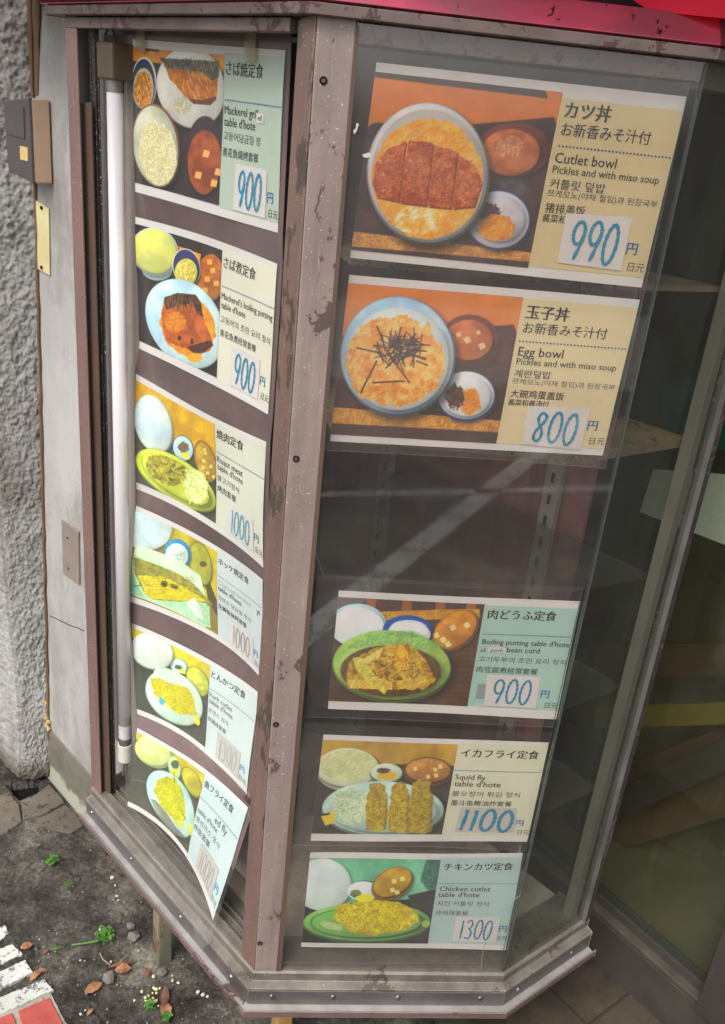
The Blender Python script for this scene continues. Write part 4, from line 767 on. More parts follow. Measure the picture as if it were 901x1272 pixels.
def food_hokke():
    c = Cv([(85, 60), (537, 275), (552, 780), (57, 552)], (122, 104, 40), 9)
    c.P([(240, 120), (560, 260), (560, 600), (240, 420)], (206, 184, 30), (186, 160, 26), ns=.02); c.P([(470, 450), (500, 450), (548, 560), (548, 660), (490, 560)], (60, 44, 26)); 
    for k in range(6): c.S(490, 600+k*22, 560, 630+k*24, 3, (70, 60, 30), .8)
    c.E(150, 150, 130, 125, (206, 220, 228), (180, 206, 226), rot=20, ns=.01); c.E(440, 350, 70, 130, (120, 116, 36), rot=-14); c.E(442, 352, 62, 118, (170, 166, 60), (146, 140, 48), rot=-14, ns=.03); c.E(458, 350, 22, 16, (70, 64, 40), rag=.6)
    c.E(310, 300, 74, 84, (24, 120, 190), rot=-20); c.E(306, 308, 62, 68, (206, 226, 230), rot=-20); c.strands(50, 315, 318, 40, 40, 22, 3, [(236, 240, 230), (190, 200, 160), (90, 130, 150)])
    c.P([(88, 238), (330, 345), (440, 420), (470, 520), (510, 740), (470, 740), (58, 540), (72, 330)], (176, 214, 180), (196, 224, 190), ns=.01); c.P([(88, 238), (330, 345), (440, 420), (465, 505), (330, 420), (80, 300)], (206, 226, 206)); c.P([(70, 400), (130, 560), (60, 540)], (126, 190, 160))
    c.P([(200, 590), (350, 560), (500, 600), (505, 735), (380, 690)], (150, 206, 170), (180, 220, 180))
    c.P([(76, 310), (190, 360), (300, 410), (400, 470), (522, 585), (430, 580), (300, 590), (180, 580), (135, 540), (88, 420)], (146, 140, 44), (110, 106, 40), rag=10, ns=.05); c.P([(100, 420), (240, 440), (330, 480), (480, 570), (330, 585), (180, 578), (138, 540)], (216, 200, 26), (190, 172, 24), rag=16, ns=.05)
    c.E(240, 480, 18, 20, (60, 52, 24), rag=.7); c.E(295, 495, 26, 12, (60, 52, 24), rag=.9, rot=30); c.P([(360, 590), (410, 555), (440, 600), (470, 700), (420, 680)], (222, 228, 226)); c.strands(110, 270, 470, 150, 60, 26, 2.2, [(90, 84, 30), (206, 190, 60), (230, 214, 70)], rot=25, spread=1); c.S(78, 490, 118, 488, 5, (40, 60, 40)); return c
def food_tonkatsu():
    c = Cv([(62, 45), (530, 240), (497, 775), (100, 547)], (40, 40, 44), 10)
    c.P([(60, 30), (540, 230), (530, 400), (380, 330), (280, 280), (70, 120)], (206, 190, 26), (186, 166, 22), ns=.02)
    c.E(330, 280, 52, 54, (70, 130, 150)); c.E(328, 282, 48, 50, (196, 220, 216)); c.E(325, 288, 24, 16, (50, 66, 44), rag=.8); c.E(350, 316, 22, 12, (226, 210, 26), rot=30)
    c.E(448, 370, 72, 108, (92, 104, 40), rot=-22); c.E(448, 368, 65, 100, (186, 190, 60), (160, 168, 50), rot=-22, ns=.03)
    for x, y in ((440, 335), (462, 355), (430, 375), (475, 412), (405, 350)): c.cube(x, y, 13, (222, 224, 110), 40)
    c.E(178, 195, 112, 132, (196, 214, 206), rot=-25); c.E(176, 192, 108, 127, (214, 226, 220), (200, 216, 214), rot=-25, ns=.01)
    c.E(312, 490, 196, 142, (150, 190, 186), rot=48); c.E(312, 488, 191, 137, (206, 228, 220), (186, 214, 206), rot=48, ns=.01); c.E(270, 360, 90, 50, (216, 232, 226), (190, 210, 206), rag=.3, rot=20, ns=.1)
    c.P([(165, 372), (215, 375), (270, 400), (375, 425), (415, 480), (440, 590), (330, 598), (260, 545), (190, 470)], (208, 196, 26), (180, 166, 18), rag=16, ns=.1); c.strands(300, 300, 480, 110, 85, 9, 2.6, [(232, 222, 50), (160, 144, 14), (214, 202, 34)]); c.P([(220, 485), (250, 520), (235, 548), (215, 520)], (60, 160, 206)); c.E(440, 625, 18, 30, (216, 206, 24), rot=-20); return c
def food_fish():
    c = Cv([(103, 30), (497, 290), (390, 785), (40, 470)], (44, 44, 44), 11)
    c.P([(90, 10), (510, 280), (490, 420), (340, 300), (240, 180), (100, 80)], (206, 190, 44), (180, 160, 30), ns=.02); c.S(40, 330, 150, 370, 4, (110, 120, 110), .7)
    c.E(190, 160, 96, 115, (180, 206, 150), rot=-30); c.E(185, 152, 92, 105, (226, 232, 160), (206, 218, 130), rot=-30, ns=.02); c.E(300, 260, 38, 80, (150, 190, 150), rot=-8); c.E(302, 258, 34, 72, (196, 214, 150), rot=-8); c.E(305, 236, 24, 30, (50, 70, 50), rag=.8); c.P([(280, 270), (320, 265), (305, 340), (285, 320)], (206, 206, 40))
    c.E(412, 345, 56, 112, (104, 104, 30), rot=-28); c.E(412, 342, 50, 102, (184, 176, 40), (160, 150, 34), rot=-28, ns=.03)
    c.E(285, 490, 128, 226, (130, 176, 184), rot=-28); c.E(284, 488, 123, 221, (196, 224, 224), (170, 210, 220), rot=-28, ns=.01)
    c.P([(240, 320), (300, 330), (345, 400), (365, 470), (372, 580), (340, 620), (290, 600), (210, 520), (170, 420), (190, 350)], (196, 196, 20), (168, 166, 14), rag=14, ns=.08); c.strands(300, 275, 470, 85, 120, 8, 2.4, [(222, 220, 40), (150, 148, 10), (206, 204, 26)]); c.S(295, 290, 298, 360, 5, (60, 70, 30)); c.S(348, 545, 372, 580, 7, (100, 90, 20)); c.E(330, 615, 40, 20, (190, 200, 70), rot=20, rag=.3); c.E(410, 635, 18, 38, (190, 200, 60), rot=10)
    c.P([(150, 470), (180, 480), (250, 570), (300, 640), (380, 700), (280, 690), (190, 580)], (92, 88, 84), alpha=.75); c.P([(150, 475), (175, 500), (212, 585), (180, 560)], (150, 160, 150), alpha=.8); return c

# ---- text
TEXT_JOBS = []
def text_job(fn, body, u0, u1, v, mat, parent, name, lift=.0010, ar=297/175, hk=1.0, bold=0, v1=None): TEXT_JOBS.append((fn, body, u0, u1, v, mat, parent, name, lift, ar, hk, bold, v if v1 is None else v1))
def run_text():
    tmp = []
    for j in TEXT_JOBS:
        cu = bpy.data.curves.new('t', 'FONT'); cu.body = j[1]; cu.resolution_u = 2; cu.fill_mode = 'FRONT'
        o = bpy.data.objects.new('t', cu); COL.objects.link(o); tmp.append(o)
    bpy.context.view_layer.update(); dg = bpy.context.evaluated_depsgraph_get()
    for o, j in zip(tmp, TEXT_JOBS):
        fn, body, u0, u1, v, mat, parent, name, lift, ar, hk, bold, v1 = j
        me = o.evaluated_get(dg).to_mesh(); vs = np.array([x.co[:2] for x in me.vertices]); fs = [tuple(p.vertices) for p in me.polygons]
        if len(vs) == 0: print('no glyphs', body); continue
        x0, x1 = vs[:, 0].min(), vs[:, 0].max(); k = (u1-u0)/(x1-x0)
        V = []
        for x, y in vs:
            fx = (x-x0)/(x1-x0); V.append(fn(u0+fx*(u1-u0), v+(v1-v)*fx-y*k*ar*hk, lift))
        
        FF = [f_[::-1] for f_ in fs]
        if bold or name == 'chinese_text':
            e_ = max(bold, .012)*.9*k*(2.4 if name == 'title_text' else 1); V2 = []
            for x, y in vs: fx = (x-x0)/(x1-x0); V2.append(fn(u0+fx*(u1-u0)+e_*1.4, v+(v1-v)*fx-(y-bold*.3)*k*ar*hk, lift+.00006))
            V, FF = joinvf([(V, FF), (V2, FF)])
        ob = mk(name, V, FF, mat, parent); o.evaluated_get(dg).to_mesh_clear()
    for o in tmp:
        cu = o.data; bpy.data.objects.remove(o); bpy.data.curves.remove(cu)
# ---- handwritten digits: strokes in a unit box (x right, y down)
def arc(cx, cy, rx, ry, a0, a1, n=22): return [(cx+rx*math.cos(math.radians(a0+(a1-a0)*i/n)), cy+ry*math.sin(math.radians(a0+(a1-a0)*i/n))) for i in range(n+1)]
DIG = {'0': [arc(.5, .5, .40, .5, -70, 300)], '9': [arc(.48, .30, .36, .29, -20, -375, 26)+[(.80, .45), (.66, .75), (.50, 1.0)]],
       '8': [[(.82, .14), (.62, .02), (.34, .06), (.24, .24), (.42, .42), (.66, .56), (.78, .76), (.62, .96), (.34, .98), (.18, .82), (.28, .62), (.56, .44), (.80, .26), (.82, .12)]],
       '1': [[(.42, .14), (.56, .0), (.50, .5), (.42, 1.0)]], '3': [[(.16, .12), (.40, .0), (.72, .06), (.78, .26), (.58, .42), (.36, .46), (.66, .50), (.84, .68), (.72, .92), (.44, 1.0), (.14, .90)]]}
def smooth_path(p, k=3):
    for _ in range(k-1):
        q = [p[0]]
        for a, b in zip(p[:-1], p[1:]): q += [(a[0]*.75+b[0]*.25, a[1]*.75+b[1]*.25), (a[0]*.25+b[0]*.75, a[1]*.25+b[1]*.75)]
        q.append(p[-1]); p = q
    return p
def ribbon(fn, path, wd, lift, ar):   # path in sheet uv; wd in u units
    p = np.array([(x*ar, y) for x, y in path]); V, Fc = [], []; wd = wd*ar/2
    for i in range(len(p)):
        d = p[min(i+1, len(p)-1)]-p[max(i-1, 0)]; d = d/(np.linalg.norm(d)+1e-9); n_ = np.array([-d[1], d[0]])*wd*(.8+.35*math.sin(i*1.1+len(p))*.5+(.25 if i == 0 else 0))
        if i == 0: p[i] = p[i]-d*wd*.5
        for sgn in (1, -1): q = p[i]+n_*sgn; V.append(fn(q[0]/ar, q[1], lift+i*2e-6))
        if i: Fc.append((2*i-2, 2*i-1, 2*i+1, 2*i))
    return V, Fc
def bilin(q, x, y): q = np.array(q); return (q[0]*(1-x)+q[1]*x)*(1-y)+(q[3]*(1-x)+q[2]*x)*y
AR = 297/175
FADE = {'food_yakiniku': .12, 'food_hokke': .20, 'food_tonkatsu': .22, 'food_fish': .22, 'food_squid': .06, 'food_chicken': .05}
def sheet(name_label, fn, food, photo_rect, tint, tint_rect, lines, tagq, digits, ink, dig_w=.011, digbox=(.12, .14, .88, .9), group=None, slant=.10, tagmat='tagp', extra=None, ylab=True, faded=False):
    t = thing('menu_sheet', name_label, 'menu sign', group)
    patch_mesh('paper', fn, 0, 1, 0, 1, 0, M['paper'], t)
    patch_mesh('text_panel', fn, *tint_rect, .0004, paperm(tint), t)
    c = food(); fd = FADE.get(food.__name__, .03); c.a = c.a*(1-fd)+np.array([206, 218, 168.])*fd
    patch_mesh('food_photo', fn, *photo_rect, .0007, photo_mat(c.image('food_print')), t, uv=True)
    for (nm, body, u0, u1, v, mat, bold) in lines: text_job(fn, body, u0, u1, v, INK[mat], t, nm, bold=bold, lift=.0009, hk=(.86 if nm == 'korean_text' else 1.))
    # dotted rule
    dv, dcol, du0, du1 = extra['dots']; V, Fc = [], []; nd = 32
    for i in range(nd):
        u = du0+(du1-du0)*i/(nd-1); n0 = len(V); V += [fn(u+0.0034*math.cos(a_), dv+0.0034*AR*math.sin(a_), .0009) for a_ in np.linspace(0, 6.283, 8, endpoint=False)]; Fc.append(tuple(range(n0+7, n0-1, -1)))
    mk('dotted_rule', V, Fc, INK[dcol], t)
    # price tag
    V = [fn(*bilin(tagq, i/6, j/4), .0014+.0001*math.sin(i)) for j in range(5) for i in range(7)]; Fc = [(j*7+i, (j+1)*7+i, (j+1)*7+i+1, j*7+i+1) for j in range(4) for i in range(6)]
    tg = mk('price_tag', V, Fc, M[tagmat], t, smooth=True)
    n_ = len(digits); pr = []; x0, y0, x1, y1 = digbox; ws = [.55 if d == '1' else 1. for d in digits]; tot = sum(ws); cx = x0
    for d, wk in zip(digits, ws):
        dw = (x1-x0)*wk/tot
        for st in DIG[d]:
            jit = random.uniform(-.03, .03); pth = []
            for (x, y) in smooth_path(st):
                xx = (x-.5)*(1 if d != '1' else .9)+.5+(.5-y)*slant*2; pth.append(tuple(bilin(tagq, cx+dw*(.04+xx*.9), y0+(y1-y0)*(y+jit))))
            pr.append(ribbon(fn, pth, dig_w, .0021, AR))
        cx += dw
    mk('price_digits', *joinvf(pr), INK[ink], tg)
    if extra.get('yen'): text_job(fn, '円', extra['yen'][0], extra['yen'][0]+.036, extra['yen'][1], INK[extra.get('yink', 'blue')], t, 'yen_sign', bold=.03, lift=.0009)
    if extra.get('yuan'): text_job(fn, '日元', extra['yuan'][0], extra['yuan'][0]+.058, extra['yuan'][1], INK['soft'], t, 'yuan_text', lift=.0009)
    return t
T, S_, E_, Kk, C_ = 'title_text', 'subtitle_text', 'english_text', 'korean_text', 'chinese_text'
FG, LG = 'laminated menu sheets behind the front glass', 'menu sheets in the left column'
FR, FT = (0, .597, .045, .955), (.597, 1, .035, .945)
donk = lambda t1, e1, e1u, k1, k1u, c1, c1u, c2, c2u: [(T, t1, .614, .765, .158, 'black', .02), (S_, 'お新香みそ汁付', .616, .913, .247, 'black', .004), (E_, e1, .614, e1u, .388, 'black', .012), (E_, 'Pickles and with miso soup', .614, .973, .442, 'black', .010), (Kk, k1, .614, k1u, .517, 'soft', .006), (Kk, '쯔케모노(야채 절임)과 된장국부', .612, .986, .562, 'soft', 0), (C_, c1, .614, c1u, .645, 'black', .01), (C_, c2, .612, c2u, .695, 'black', .004)]
sheet('menu sheet for the cutlet bowl, handwritten 990, topmost behind front glass', front_patch(0), food_cutlet, FR, (228, 210, 156), (.597, 1, .07, .945), donk('カツ丼', 'Cutlet bowl', .82, '커틀릿 덮밥', .80, '猪排盖饭', .75, '酱菜和', .691), [(.687, .642), (.912, .627), (.914, .918), (.691, .909)], '990', 'teal', .014, group=FG, extra=dict(dots=(.304, 'navy', .62, .99), yen=(.917, .82), yuan=(.935, .912)))
sheet('menu sheet for the egg bowl with nori strips, handwritten 800, second from top', front_patch(1), food_egg, FR, (236, 220, 172), (.597, 1, .05, .955), donk('玉子丼', 'Egg bowl', .774, '계란덮밥', .745, '大碗鸡蛋盖饭', .808, '酱菜和酱汤付', .759), [(.683, .695), (.912, .694), (.913, .968), (.691, .947)], '800', 'teal', .013, group=FG, extra=dict(dots=(.302, 'navy', .612, .99), yen=(.918, .829), yuan=(.937, .924)))
s3 = sheet('mint green menu sheet for simmered tofu and pork, handwritten 900, below the empty gap', front_patch(2), food_tofu, (0, .60, .05, .925), (182, 220, 205), (.60, 1, .06, .92), [(T, '肉どうふ定食', .62, .91, .16, 'black', .006), (E_, 'Boiling putting table d\'hote', .616, .99, .375, 'black', .012), (E_, 'of', .614, .637, .443, 'black', .01), (E_, 'bean curd', .727, .868, .437, 'black', .012), (Kk, '고기두부의 조린 요리 정식', .612, .99, .522, 'soft', 0), (C_, '肉豆腐煮经常套餐', .612, .877, .614, 'soft', 0)], [(.662, .631), (.894, .631), (.897, .905), (.669, .906)], '900', 'teal', .012, group=FG, extra=dict(dots=(.292, 'blue', .616, .994), yen=(.909, .805), yuan=(.936, .896)))
fn = front_patch(2); mk('correction_label', [fn(u, v, .0012) for u, v in ((.648, .398), (.722, .400), (.722, .445), (.646, .445))], [(0, 3, 2, 1)], M['tagp'], s3); text_job(fn, 'pork', .658, .712, .437, INK['soft'], s3, 'handwritten_text', lift=.0016)
mk('grey_patch', [fn(u, v, .0011) for u, v in ((.628, .72), (.668, .72), (.668, .85), (.628, .85))], [(0, 3, 2, 1)], M['greysq'], s3)
sheet('pale menu sheet for fried squid, bold handwritten 1100, second from bottom', front_patch(3), food_squid, (0, .595, .045, .925), (232, 234, 204), (.595, 1, .035, .94), [(T, 'イカフライ定食', .614, .966, .152, 'black', .006), (E_, 'Squid fly', .608, .745, .370, 'black', .01), (E_, 'table d\'hote', .609, .82, .436, 'black', .01), (Kk, '물오징어 튀김 정식', .608, .918, .530, 'soft', 0), (C_, '墨斗鱼腾油炸套餐', .609, .888, .622, 'soft', 0)], [(.66, .638), (.919, .641), (.932, .899), (.650, .895)], '1100', 'teal', .021, digbox=(.03, .08, .97, .92), group=FG, tagmat='tagold', extra=dict(dots=(.284, 'blue', .605, .985), yen=(.925, .823), yuan=(.942, .915)))
sheet('mint menu sheet for chicken cutlet, handwritten 1300, bottom one behind front glass', front_patch(4), food_chicken, (0, .612, .056, .945), (190, 222, 216), (.612, 1, .04, .94), [(T, 'チキンカツ定食', .632, .962, .158, 'black', .006), (E_, 'Chicken cutlet', .628, .873, .378, 'soft', .01), (E_, 'table d\'hote', .626, .825, .440, 'soft', .01), (Kk, '치킨 커틀릿 정식', .627, .877, .530, 'soft', 0), (C_, '炸鸡排套餐', .627, .785, .632, 'faded', 0)], [(.728, .641), (.943, .642), (.942, .908), (.73, .906)], '1300', 'teal', .010, group=FG, extra=dict(dots=(.300, 'blue2', .626, .994), yen=(.948, .79), yuan=(.938, .884)))
LR, LT = (0, .612, .05, .935), (.612, 1, .035, .945)
TQ = [(.715, .655), (.922, .655), (.922, .935), (.712, .935)]
def llines(title, tu, e, k, c, ink1, ink2, ink3): return [(T, title, .625, tu, .152, ink1, .008)]+[(E_, b, .622, u1, v, ink2, .008) for b, u1, v in e]+([(Kk, k[0], .622, k[1], .525, ink3, 0)] if k else [])+([(C_, c[0], .622, c[1], .622, ink2, .004)] if c else [])
l1 = sheet('pale green menu sheet for grilled mackerel, handwritten 900, top of the left column', left_patch(0), food_saba, LR, (196, 214, 194), LT, llines('さば焼定食', .868, [('Mackerel grill', .845, .378), ("table d'hote", .83, .447)], ('고등어담금질 정', .868), ('青花鱼燒烤套餐', .86), 'black', 'black', 'soft'), TQ, '900', 'teal', .014, group=LG, extra=dict(dots=(.298, 'blue', .625, .995), yen=(.928, .835), yuan=(.94, .92)))
fn = left_patch(0); mk('correction_label', [fn(u, v, .0012) for u, v in ((.835, .345), (.885, .35), (.887, .40), (.838, .40))], [(0, 3, 2, 1)], M['paper'], l1); text_job(fn, 'ed', .848, .872, .387, INK['soft'], l1, 'handwritten_text', lift=.0016, bold=.01)
sheet('cream menu sheet for simmered mackerel, handwritten 900, second in the left column', left_patch(1), food_sabani, LR, (238, 236, 214), LT, llines('さば煮定食', .86, [("Mackerel's boiling putting", .992, .366), ("table d'hote", .80, .43)], ('고등어의 조린 요리 정식', .985), ('青花鱼煮经常套餐', .885), 'black', 'black', 'soft'), TQ, '900', 'teal', .013, group=LG, extra=dict(dots=(.282, 'blue', .625, .995), yen=(.928, .82), yuan=(.94, .915)))
sheet('faded menu sheet for grilled meat with cabbage, pale handwritten 1000, third in the left column', left_patch(2), food_yakiniku, LR, (228, 232, 212), LT, llines('焼肉定食', .83, [('Roast meat', .83, .366), ("table d'hote", .83, .43)], ('불고기정식', .80), ('烤肉套餐', .775), 'black', 'soft', 'soft'), TQ, '1000', 'teal_pale', .010, group=LG, extra=dict(dots=(.282, 'navy', .625, .995), yen=(.928, .82), yuan=(.94, .915)))
l4 = sheet('faded menu sheet for grilled atka fish with partly erased English, fourth in the left column', left_patch(3), food_hokke, LR, (218, 230, 230), LT, llines('ホッケ焼定食', .88, [("table d'hote", .82, .43)], ('임연수 담금질 정식', .90), ('花鲫鱼烧烤套餐', .86), 'soft', 'soft', 'faded'), TQ, '1000', 'grey', .010, group=LG, extra=dict(dots=(.282, 'faded', .625, .985), yen=(.928, .82), yuan=(.94, .915), yink='blue2'))
fn = left_patch(3); text_job(fn, 'Charcoal broiled', .625, .90, .366, INK['ghost'], l4, 'erased_text', lift=.0009); text_job(fn, 'yi', .95, .98, .375, INK['soft'], l4, 'handwritten_text', lift=.0009)
sheet('faded menu sheet for pork cutlet, ghostly handwritten 1300, fifth in the left column', left_patch(4), food_tonkatsu, LR, (218, 234, 230), LT, llines('とんかつ定食', .90, [('Pork cutlet', .81, .366), ("table d'hote", .82, .43)], ('돈까스 정식', .79), ('炸猪排套餐', .78), 'soft', 'faded', 'faded'), TQ, '1300', 'grey', .009, group=LG, tagmat='tagold', extra=dict(dots=(.282, 'faded', .625, .985), yen=(.928, .82), yuan=(.93, .915), yink='blue2'))
l6 = sheet('lowest faded menu sheet of the left column for fried fish, its corner curling outwards', left_patch(5), food_fish, LR, (210, 232, 230), LT, llines('魚フライ定食', .90, [("table d'hote", .82, .43)], ('생선까스 정식', .87), ('炸鱼套餐', .79), 'soft', 'faded', 'faded'), TQ, '1000', 'grey', .007, group=LG, tagmat='tagold', extra=dict(dots=(.282, 'navy', .625, .985), yen=(.928, .82), yuan=(.93, .915), yink='blue2'))
fn = left_patch(5); text_job(fn, 'ed fly', .78, .90, .366, INK['soft'], l6, 'erased_text', lift=.0009)
run_text()

# ---- plastic sleeves and backing
def full_sheet(u, v, lift=0.):   # v in 0..1 over the whole column and beyond both ends
    r = -.12+v*11.62
    if r > 11: b_ = SHEET[11]; e_ = SHEET[11]+(SHEET[11]-SHEET[10])*np.array([.9, .9, 1.0]); p = quad3(b_, u)*(1-(r-11))+quad3(e_, u)*(r-11); p[1] = max(p[1], .004-.02*max(0, u-.6)); p[2] = min(p[2], .024-.05*(r-11))
    else: p = sheet_at(u, r) if r > 0 else quad3(SHEET[0]+(SHEET[0]-SHEET[1])*(-r), u)
    return LW(p[0], p[1], p[2]-lift)
slv = thing('plastic_sheet', 'long clear plastic sheet holding the left menu column, lower edge sagging out', 'plastic sheet')
patch_mesh('film', full_sheet, -.025, 1.045, .0, 1, .003, M['film'], slv, 26, 130)
patch_mesh('backing_strip', full_sheet, -.01, 1.03, .0, .915, -.0015, M['backing'], slv, 26, 110)
for i, (uc, w_) in enumerate(((.08, .028), (.80, .035))):
    tp_ = thing('tape_piece', ['yellowed tape piece above the top left menu sheet, near the lamp', 'yellowed tape piece above the top left menu sheet, near the corner post'][i], 'tape')
    patch_mesh('tape', lambda u, v, l=0: LW(*(quad3(SHEET[0], u)+np.array([0, .014-.028*v, -l]))), uc-w_, uc+w_, 0, 1, .005, M['tape'], tp_, 6, 4)
def pocket(lbl, x0, x1, z0, z1, wav, o=.0095):
    def f_(u, v, lift=0.): 
        x = x0+(x1-x0)*u; z = z1+(z0-z1)*v+wav*math.sin(u*3.1)*(v-.5); return FW(x, z, o-.0012*math.sin(u*5+z*9)-lift)
    p = thing('plastic_pocket', lbl, 'plastic pocket', 'plastic pockets behind the front glass'); patch_mesh('film', f_, 0, 1, 0, 1, 0, M['pocket'], p, 24, 24)
    e = [f_(1, v, .0003) for v in np.linspace(0, 1, 14)]; V_, F_ = path_tube(e, .0007, 5); mk('film_edge', V_, F_, M['edge'], p)
    e = [f_(u, 1, .0003) for u in np.linspace(0, 1, 14)]; V_, F_ = path_tube(e, .0005, 5); mk('film_edge', V_, F_, M['pocket'], p)
def back_strip(x0, x1, z0, z1): 
    V = [FW(x0, z0, .0165), FW(x1, z0, .0165), FW(x1, z1, .0165), FW(x0, z1, .0165)]; return V
pocket('tall cloudy plastic pocket around the two rice bowl menu sheets', .036, .355, .792, 1.184, .004)
pocket('plastic pocket around the mint tofu menu sheet', .044, .360, .437, .640, .003)
pocket('plastic pocket around the fried squid menu sheet', .042, .360, .228, .429, .003)
pocket('plastic pocket around the chicken cutlet menu sheet at the bottom', .040, .361, .006, .224, .002)

# ------------------------------------------------------------------ SHOP DOOR TO THE RIGHT
door = thing('shop_door', 'dark bronze framed shop door with dim olive glass to the right of the case', 'door')
def dbox(name, t0, t1, z0, z1, o0, o1, mat, par=door, **k):
    v, f = box(DW((t0+t1)/2, (z0+z1)/2, (o0+o1)/2), DD, DN, Z3, abs(t1-t0)/2, abs(o1-o0)/2, abs(z1-z0)/2); return mk(name, v, f, mat, par, **k)
dbox('kick_plate', -.5, .50, GZ-.005, -.166, 0, .03, M['doorframe'], bevel=.001)
dbox('threshold', -.5, .197, -.1655, -.158, .004, .05, M['threshold'], bevel=.001)
dbox('bottom_rail', -.5, .195, -.1575, -.140, .020, .045, M['doorframe'], bevel=.001)
dbox('glass_gasket', -.5, .195, -.1395, -.128, .026, .034, M['gasket'])
mk('door_glass', [DW(-.5, -.1275, .03), DW(.195, -.1275, .03), DW(.195, 1.8, .03), DW(-.5, 1.8, .03)], [(0, 1, 2, 3)], M['doorglass'], door)
dbox('door_post', .1955, .34, -.1655, 1.8, -.012, .05, M['doorframe'], bevel=.002)
dbox('top_rail', -.5, .34, 1.8, 1.9, 0, .05, M['doorframe'])
mk('shop_floor', *prism([DW(-.9, -.150, .052), DW(.6, -.150, .052), DW(.6, -.150, .34), DW(-.9, -.150, .34)], Z3*-.02), M['olive'], kind='structure')
inside = thing('curtain', 'olive curtain hanging behind the dark door glass', 'curtain')
cv = []; cf = []
for j in range(2):
    for i in range(61): cv.append(DW(-.9+i*.025, -.25+j*2.1, .26+.012*math.sin(i*.9)+.006*math.sin(i*2.3)))
cf = [(i, i+1, i+62, i+61) for i in range(60)]
mk('curtain_cloth', cv, cf, M['olive'], inside, smooth=True)
def binside(name, lbl, cat, q, o, th, mat):
    c = [hit(u, DW(0, 0, o), DN) for u in q]; return tag(prism_ob(name, c, DN*-th, mat), lbl, cat)
binside('notice_panel', 'white panel behind the shop door glass, beside the case frame', 'panel', [(812, 583), (930, 592), (930, 688), (795, 636)], .06, .006, M['white'])
binside('brown_reflection', 'brown band behind the door glass standing in for a reflection, above the yellow one', 'board', [(740, 800), (960, 800), (960, 838), (740, 842)], .16, .01, M['brownrefl'])  # solid band added to imitate a reflection in the door glass
binside('yellow_reflection', 'dull yellow band at mid height standing in for a door glass reflection', 'imitated reflection', [(740, 878), (960, 872), (960, 898), (740, 905)], .15, .01, M['yellow'])  # another added band in place of a reflection
binside('dark_slanted_reflection', 'dark slanted band low behind the shop door glass, imitating a reflection', 'beam', [(700, 1010), (960, 890), (960, 930), (700, 1050)], .12, .01, M['doorframe'])  # the diagonal dark reflection, built as a solid band
binside('brown_slanted_reflection', 'brown slanted band imitating a door glass reflection, beside the dark one', 'board', [(700, 985), (980, 868), (980, 990), (700, 1078)], .17, .01, M['brownrefl'])  # brown part of the diagonal reflection, also built solid
binside('teal_cloth', 'teal cloth seen through the side glass of the case', 'cloth', [(820, 480), (900, 455), (925, 560), (830, 555)], .20, .01, M['tealcloth'])
# building fabric above and behind
fac = thing('shop_facade', 'dim shop wall above and behind the display case', 'wall')
def wbox(name, p, q, th, z0, z1, mat, par):
    p, q = np.array([*p, 0.]), np.array([*q, 0.]); d = q-p; d /= np.linalg.norm(d); n_ = np.array([-d[1], d[0], 0])
    v, f = prism([p+Z3*z0, q+Z3*z0, q+Z3*z1, p+Z3*z1], n_*th); return mk(name, v, f, mat, par)
wbox('upper_wall', (-.42, .60), (.02, .06), -.1, 1.24, 3.2, M['facade'], fac)
for o_ in (): pass
wbox('upper_wall', (.04, .10), (.52, .28), .1, 1.236, 3.2, M['facade'], fac)
wbox('rear_wall', (-.3, 1.15), (.75, .62), .1, -.3, 3.2, M['facade'], fac)
wbox('side_wall', tuple(DW(-.5, 0, .35)[:2]), tuple(DW(2.5, 0, .35)[:2]), .1, 1.7, 3.2, M['facade'], fac)
wbox('side_wall', tuple(DW(.34, 0, .02)[:2]), tuple(DW(2.5, 0, .02)[:2]), .1, -.3, 3.2, M['facade'], fac)
wbox('wall_head', tuple(jt[:2]), tuple(LW(.3, 0, OW)[:2]), .1, 1.9, 3.2, M['wall'], fac)
# red cloth above the case on the right, red awning over the front
cl = []
x0, x1 = .262, .62
for j in range(5):
    for i in range(31):
        x = x0+(x1-x0)*i/30; zb_ = 1.2405-.0035*math.sin(math.pi*min(1, (i/30)*1.6))+ (0.012*max(0, .10-i/30)/.1); cl.append((x, -.006+.008*math.sin(i*.5)+.003*j, zb_+j*.06))
tag(mk('red_banner', cl, [(j*31+i, j*31+i+1, (j+1)*31+i+1, (j+1)*31+i) for j in range(4) for i in range(30)], M['red'], smooth=True), 'bright red cloth banner with curved hem above the case at top right', 'banner')
aw = thing('red_awning', 'red awning cloth overhead, mirrored in the glossy fascia', 'awning')
av = [(-.6, -.22, 1.86), (1.6, -.62, 1.86), (1.6, .3, 2.15), (-.6, .5, 2.15)]
prism_ob('awning_cloth', av, (0, 0, .01), M['red'], aw)
prism_ob('valance', [(-.6, -.22, 1.86), (1.6, -.62, 1.86), (1.6, -.62, 1.76), (-.6, -.22, 1.76)], (0, -.006, 0), M['red'], aw)

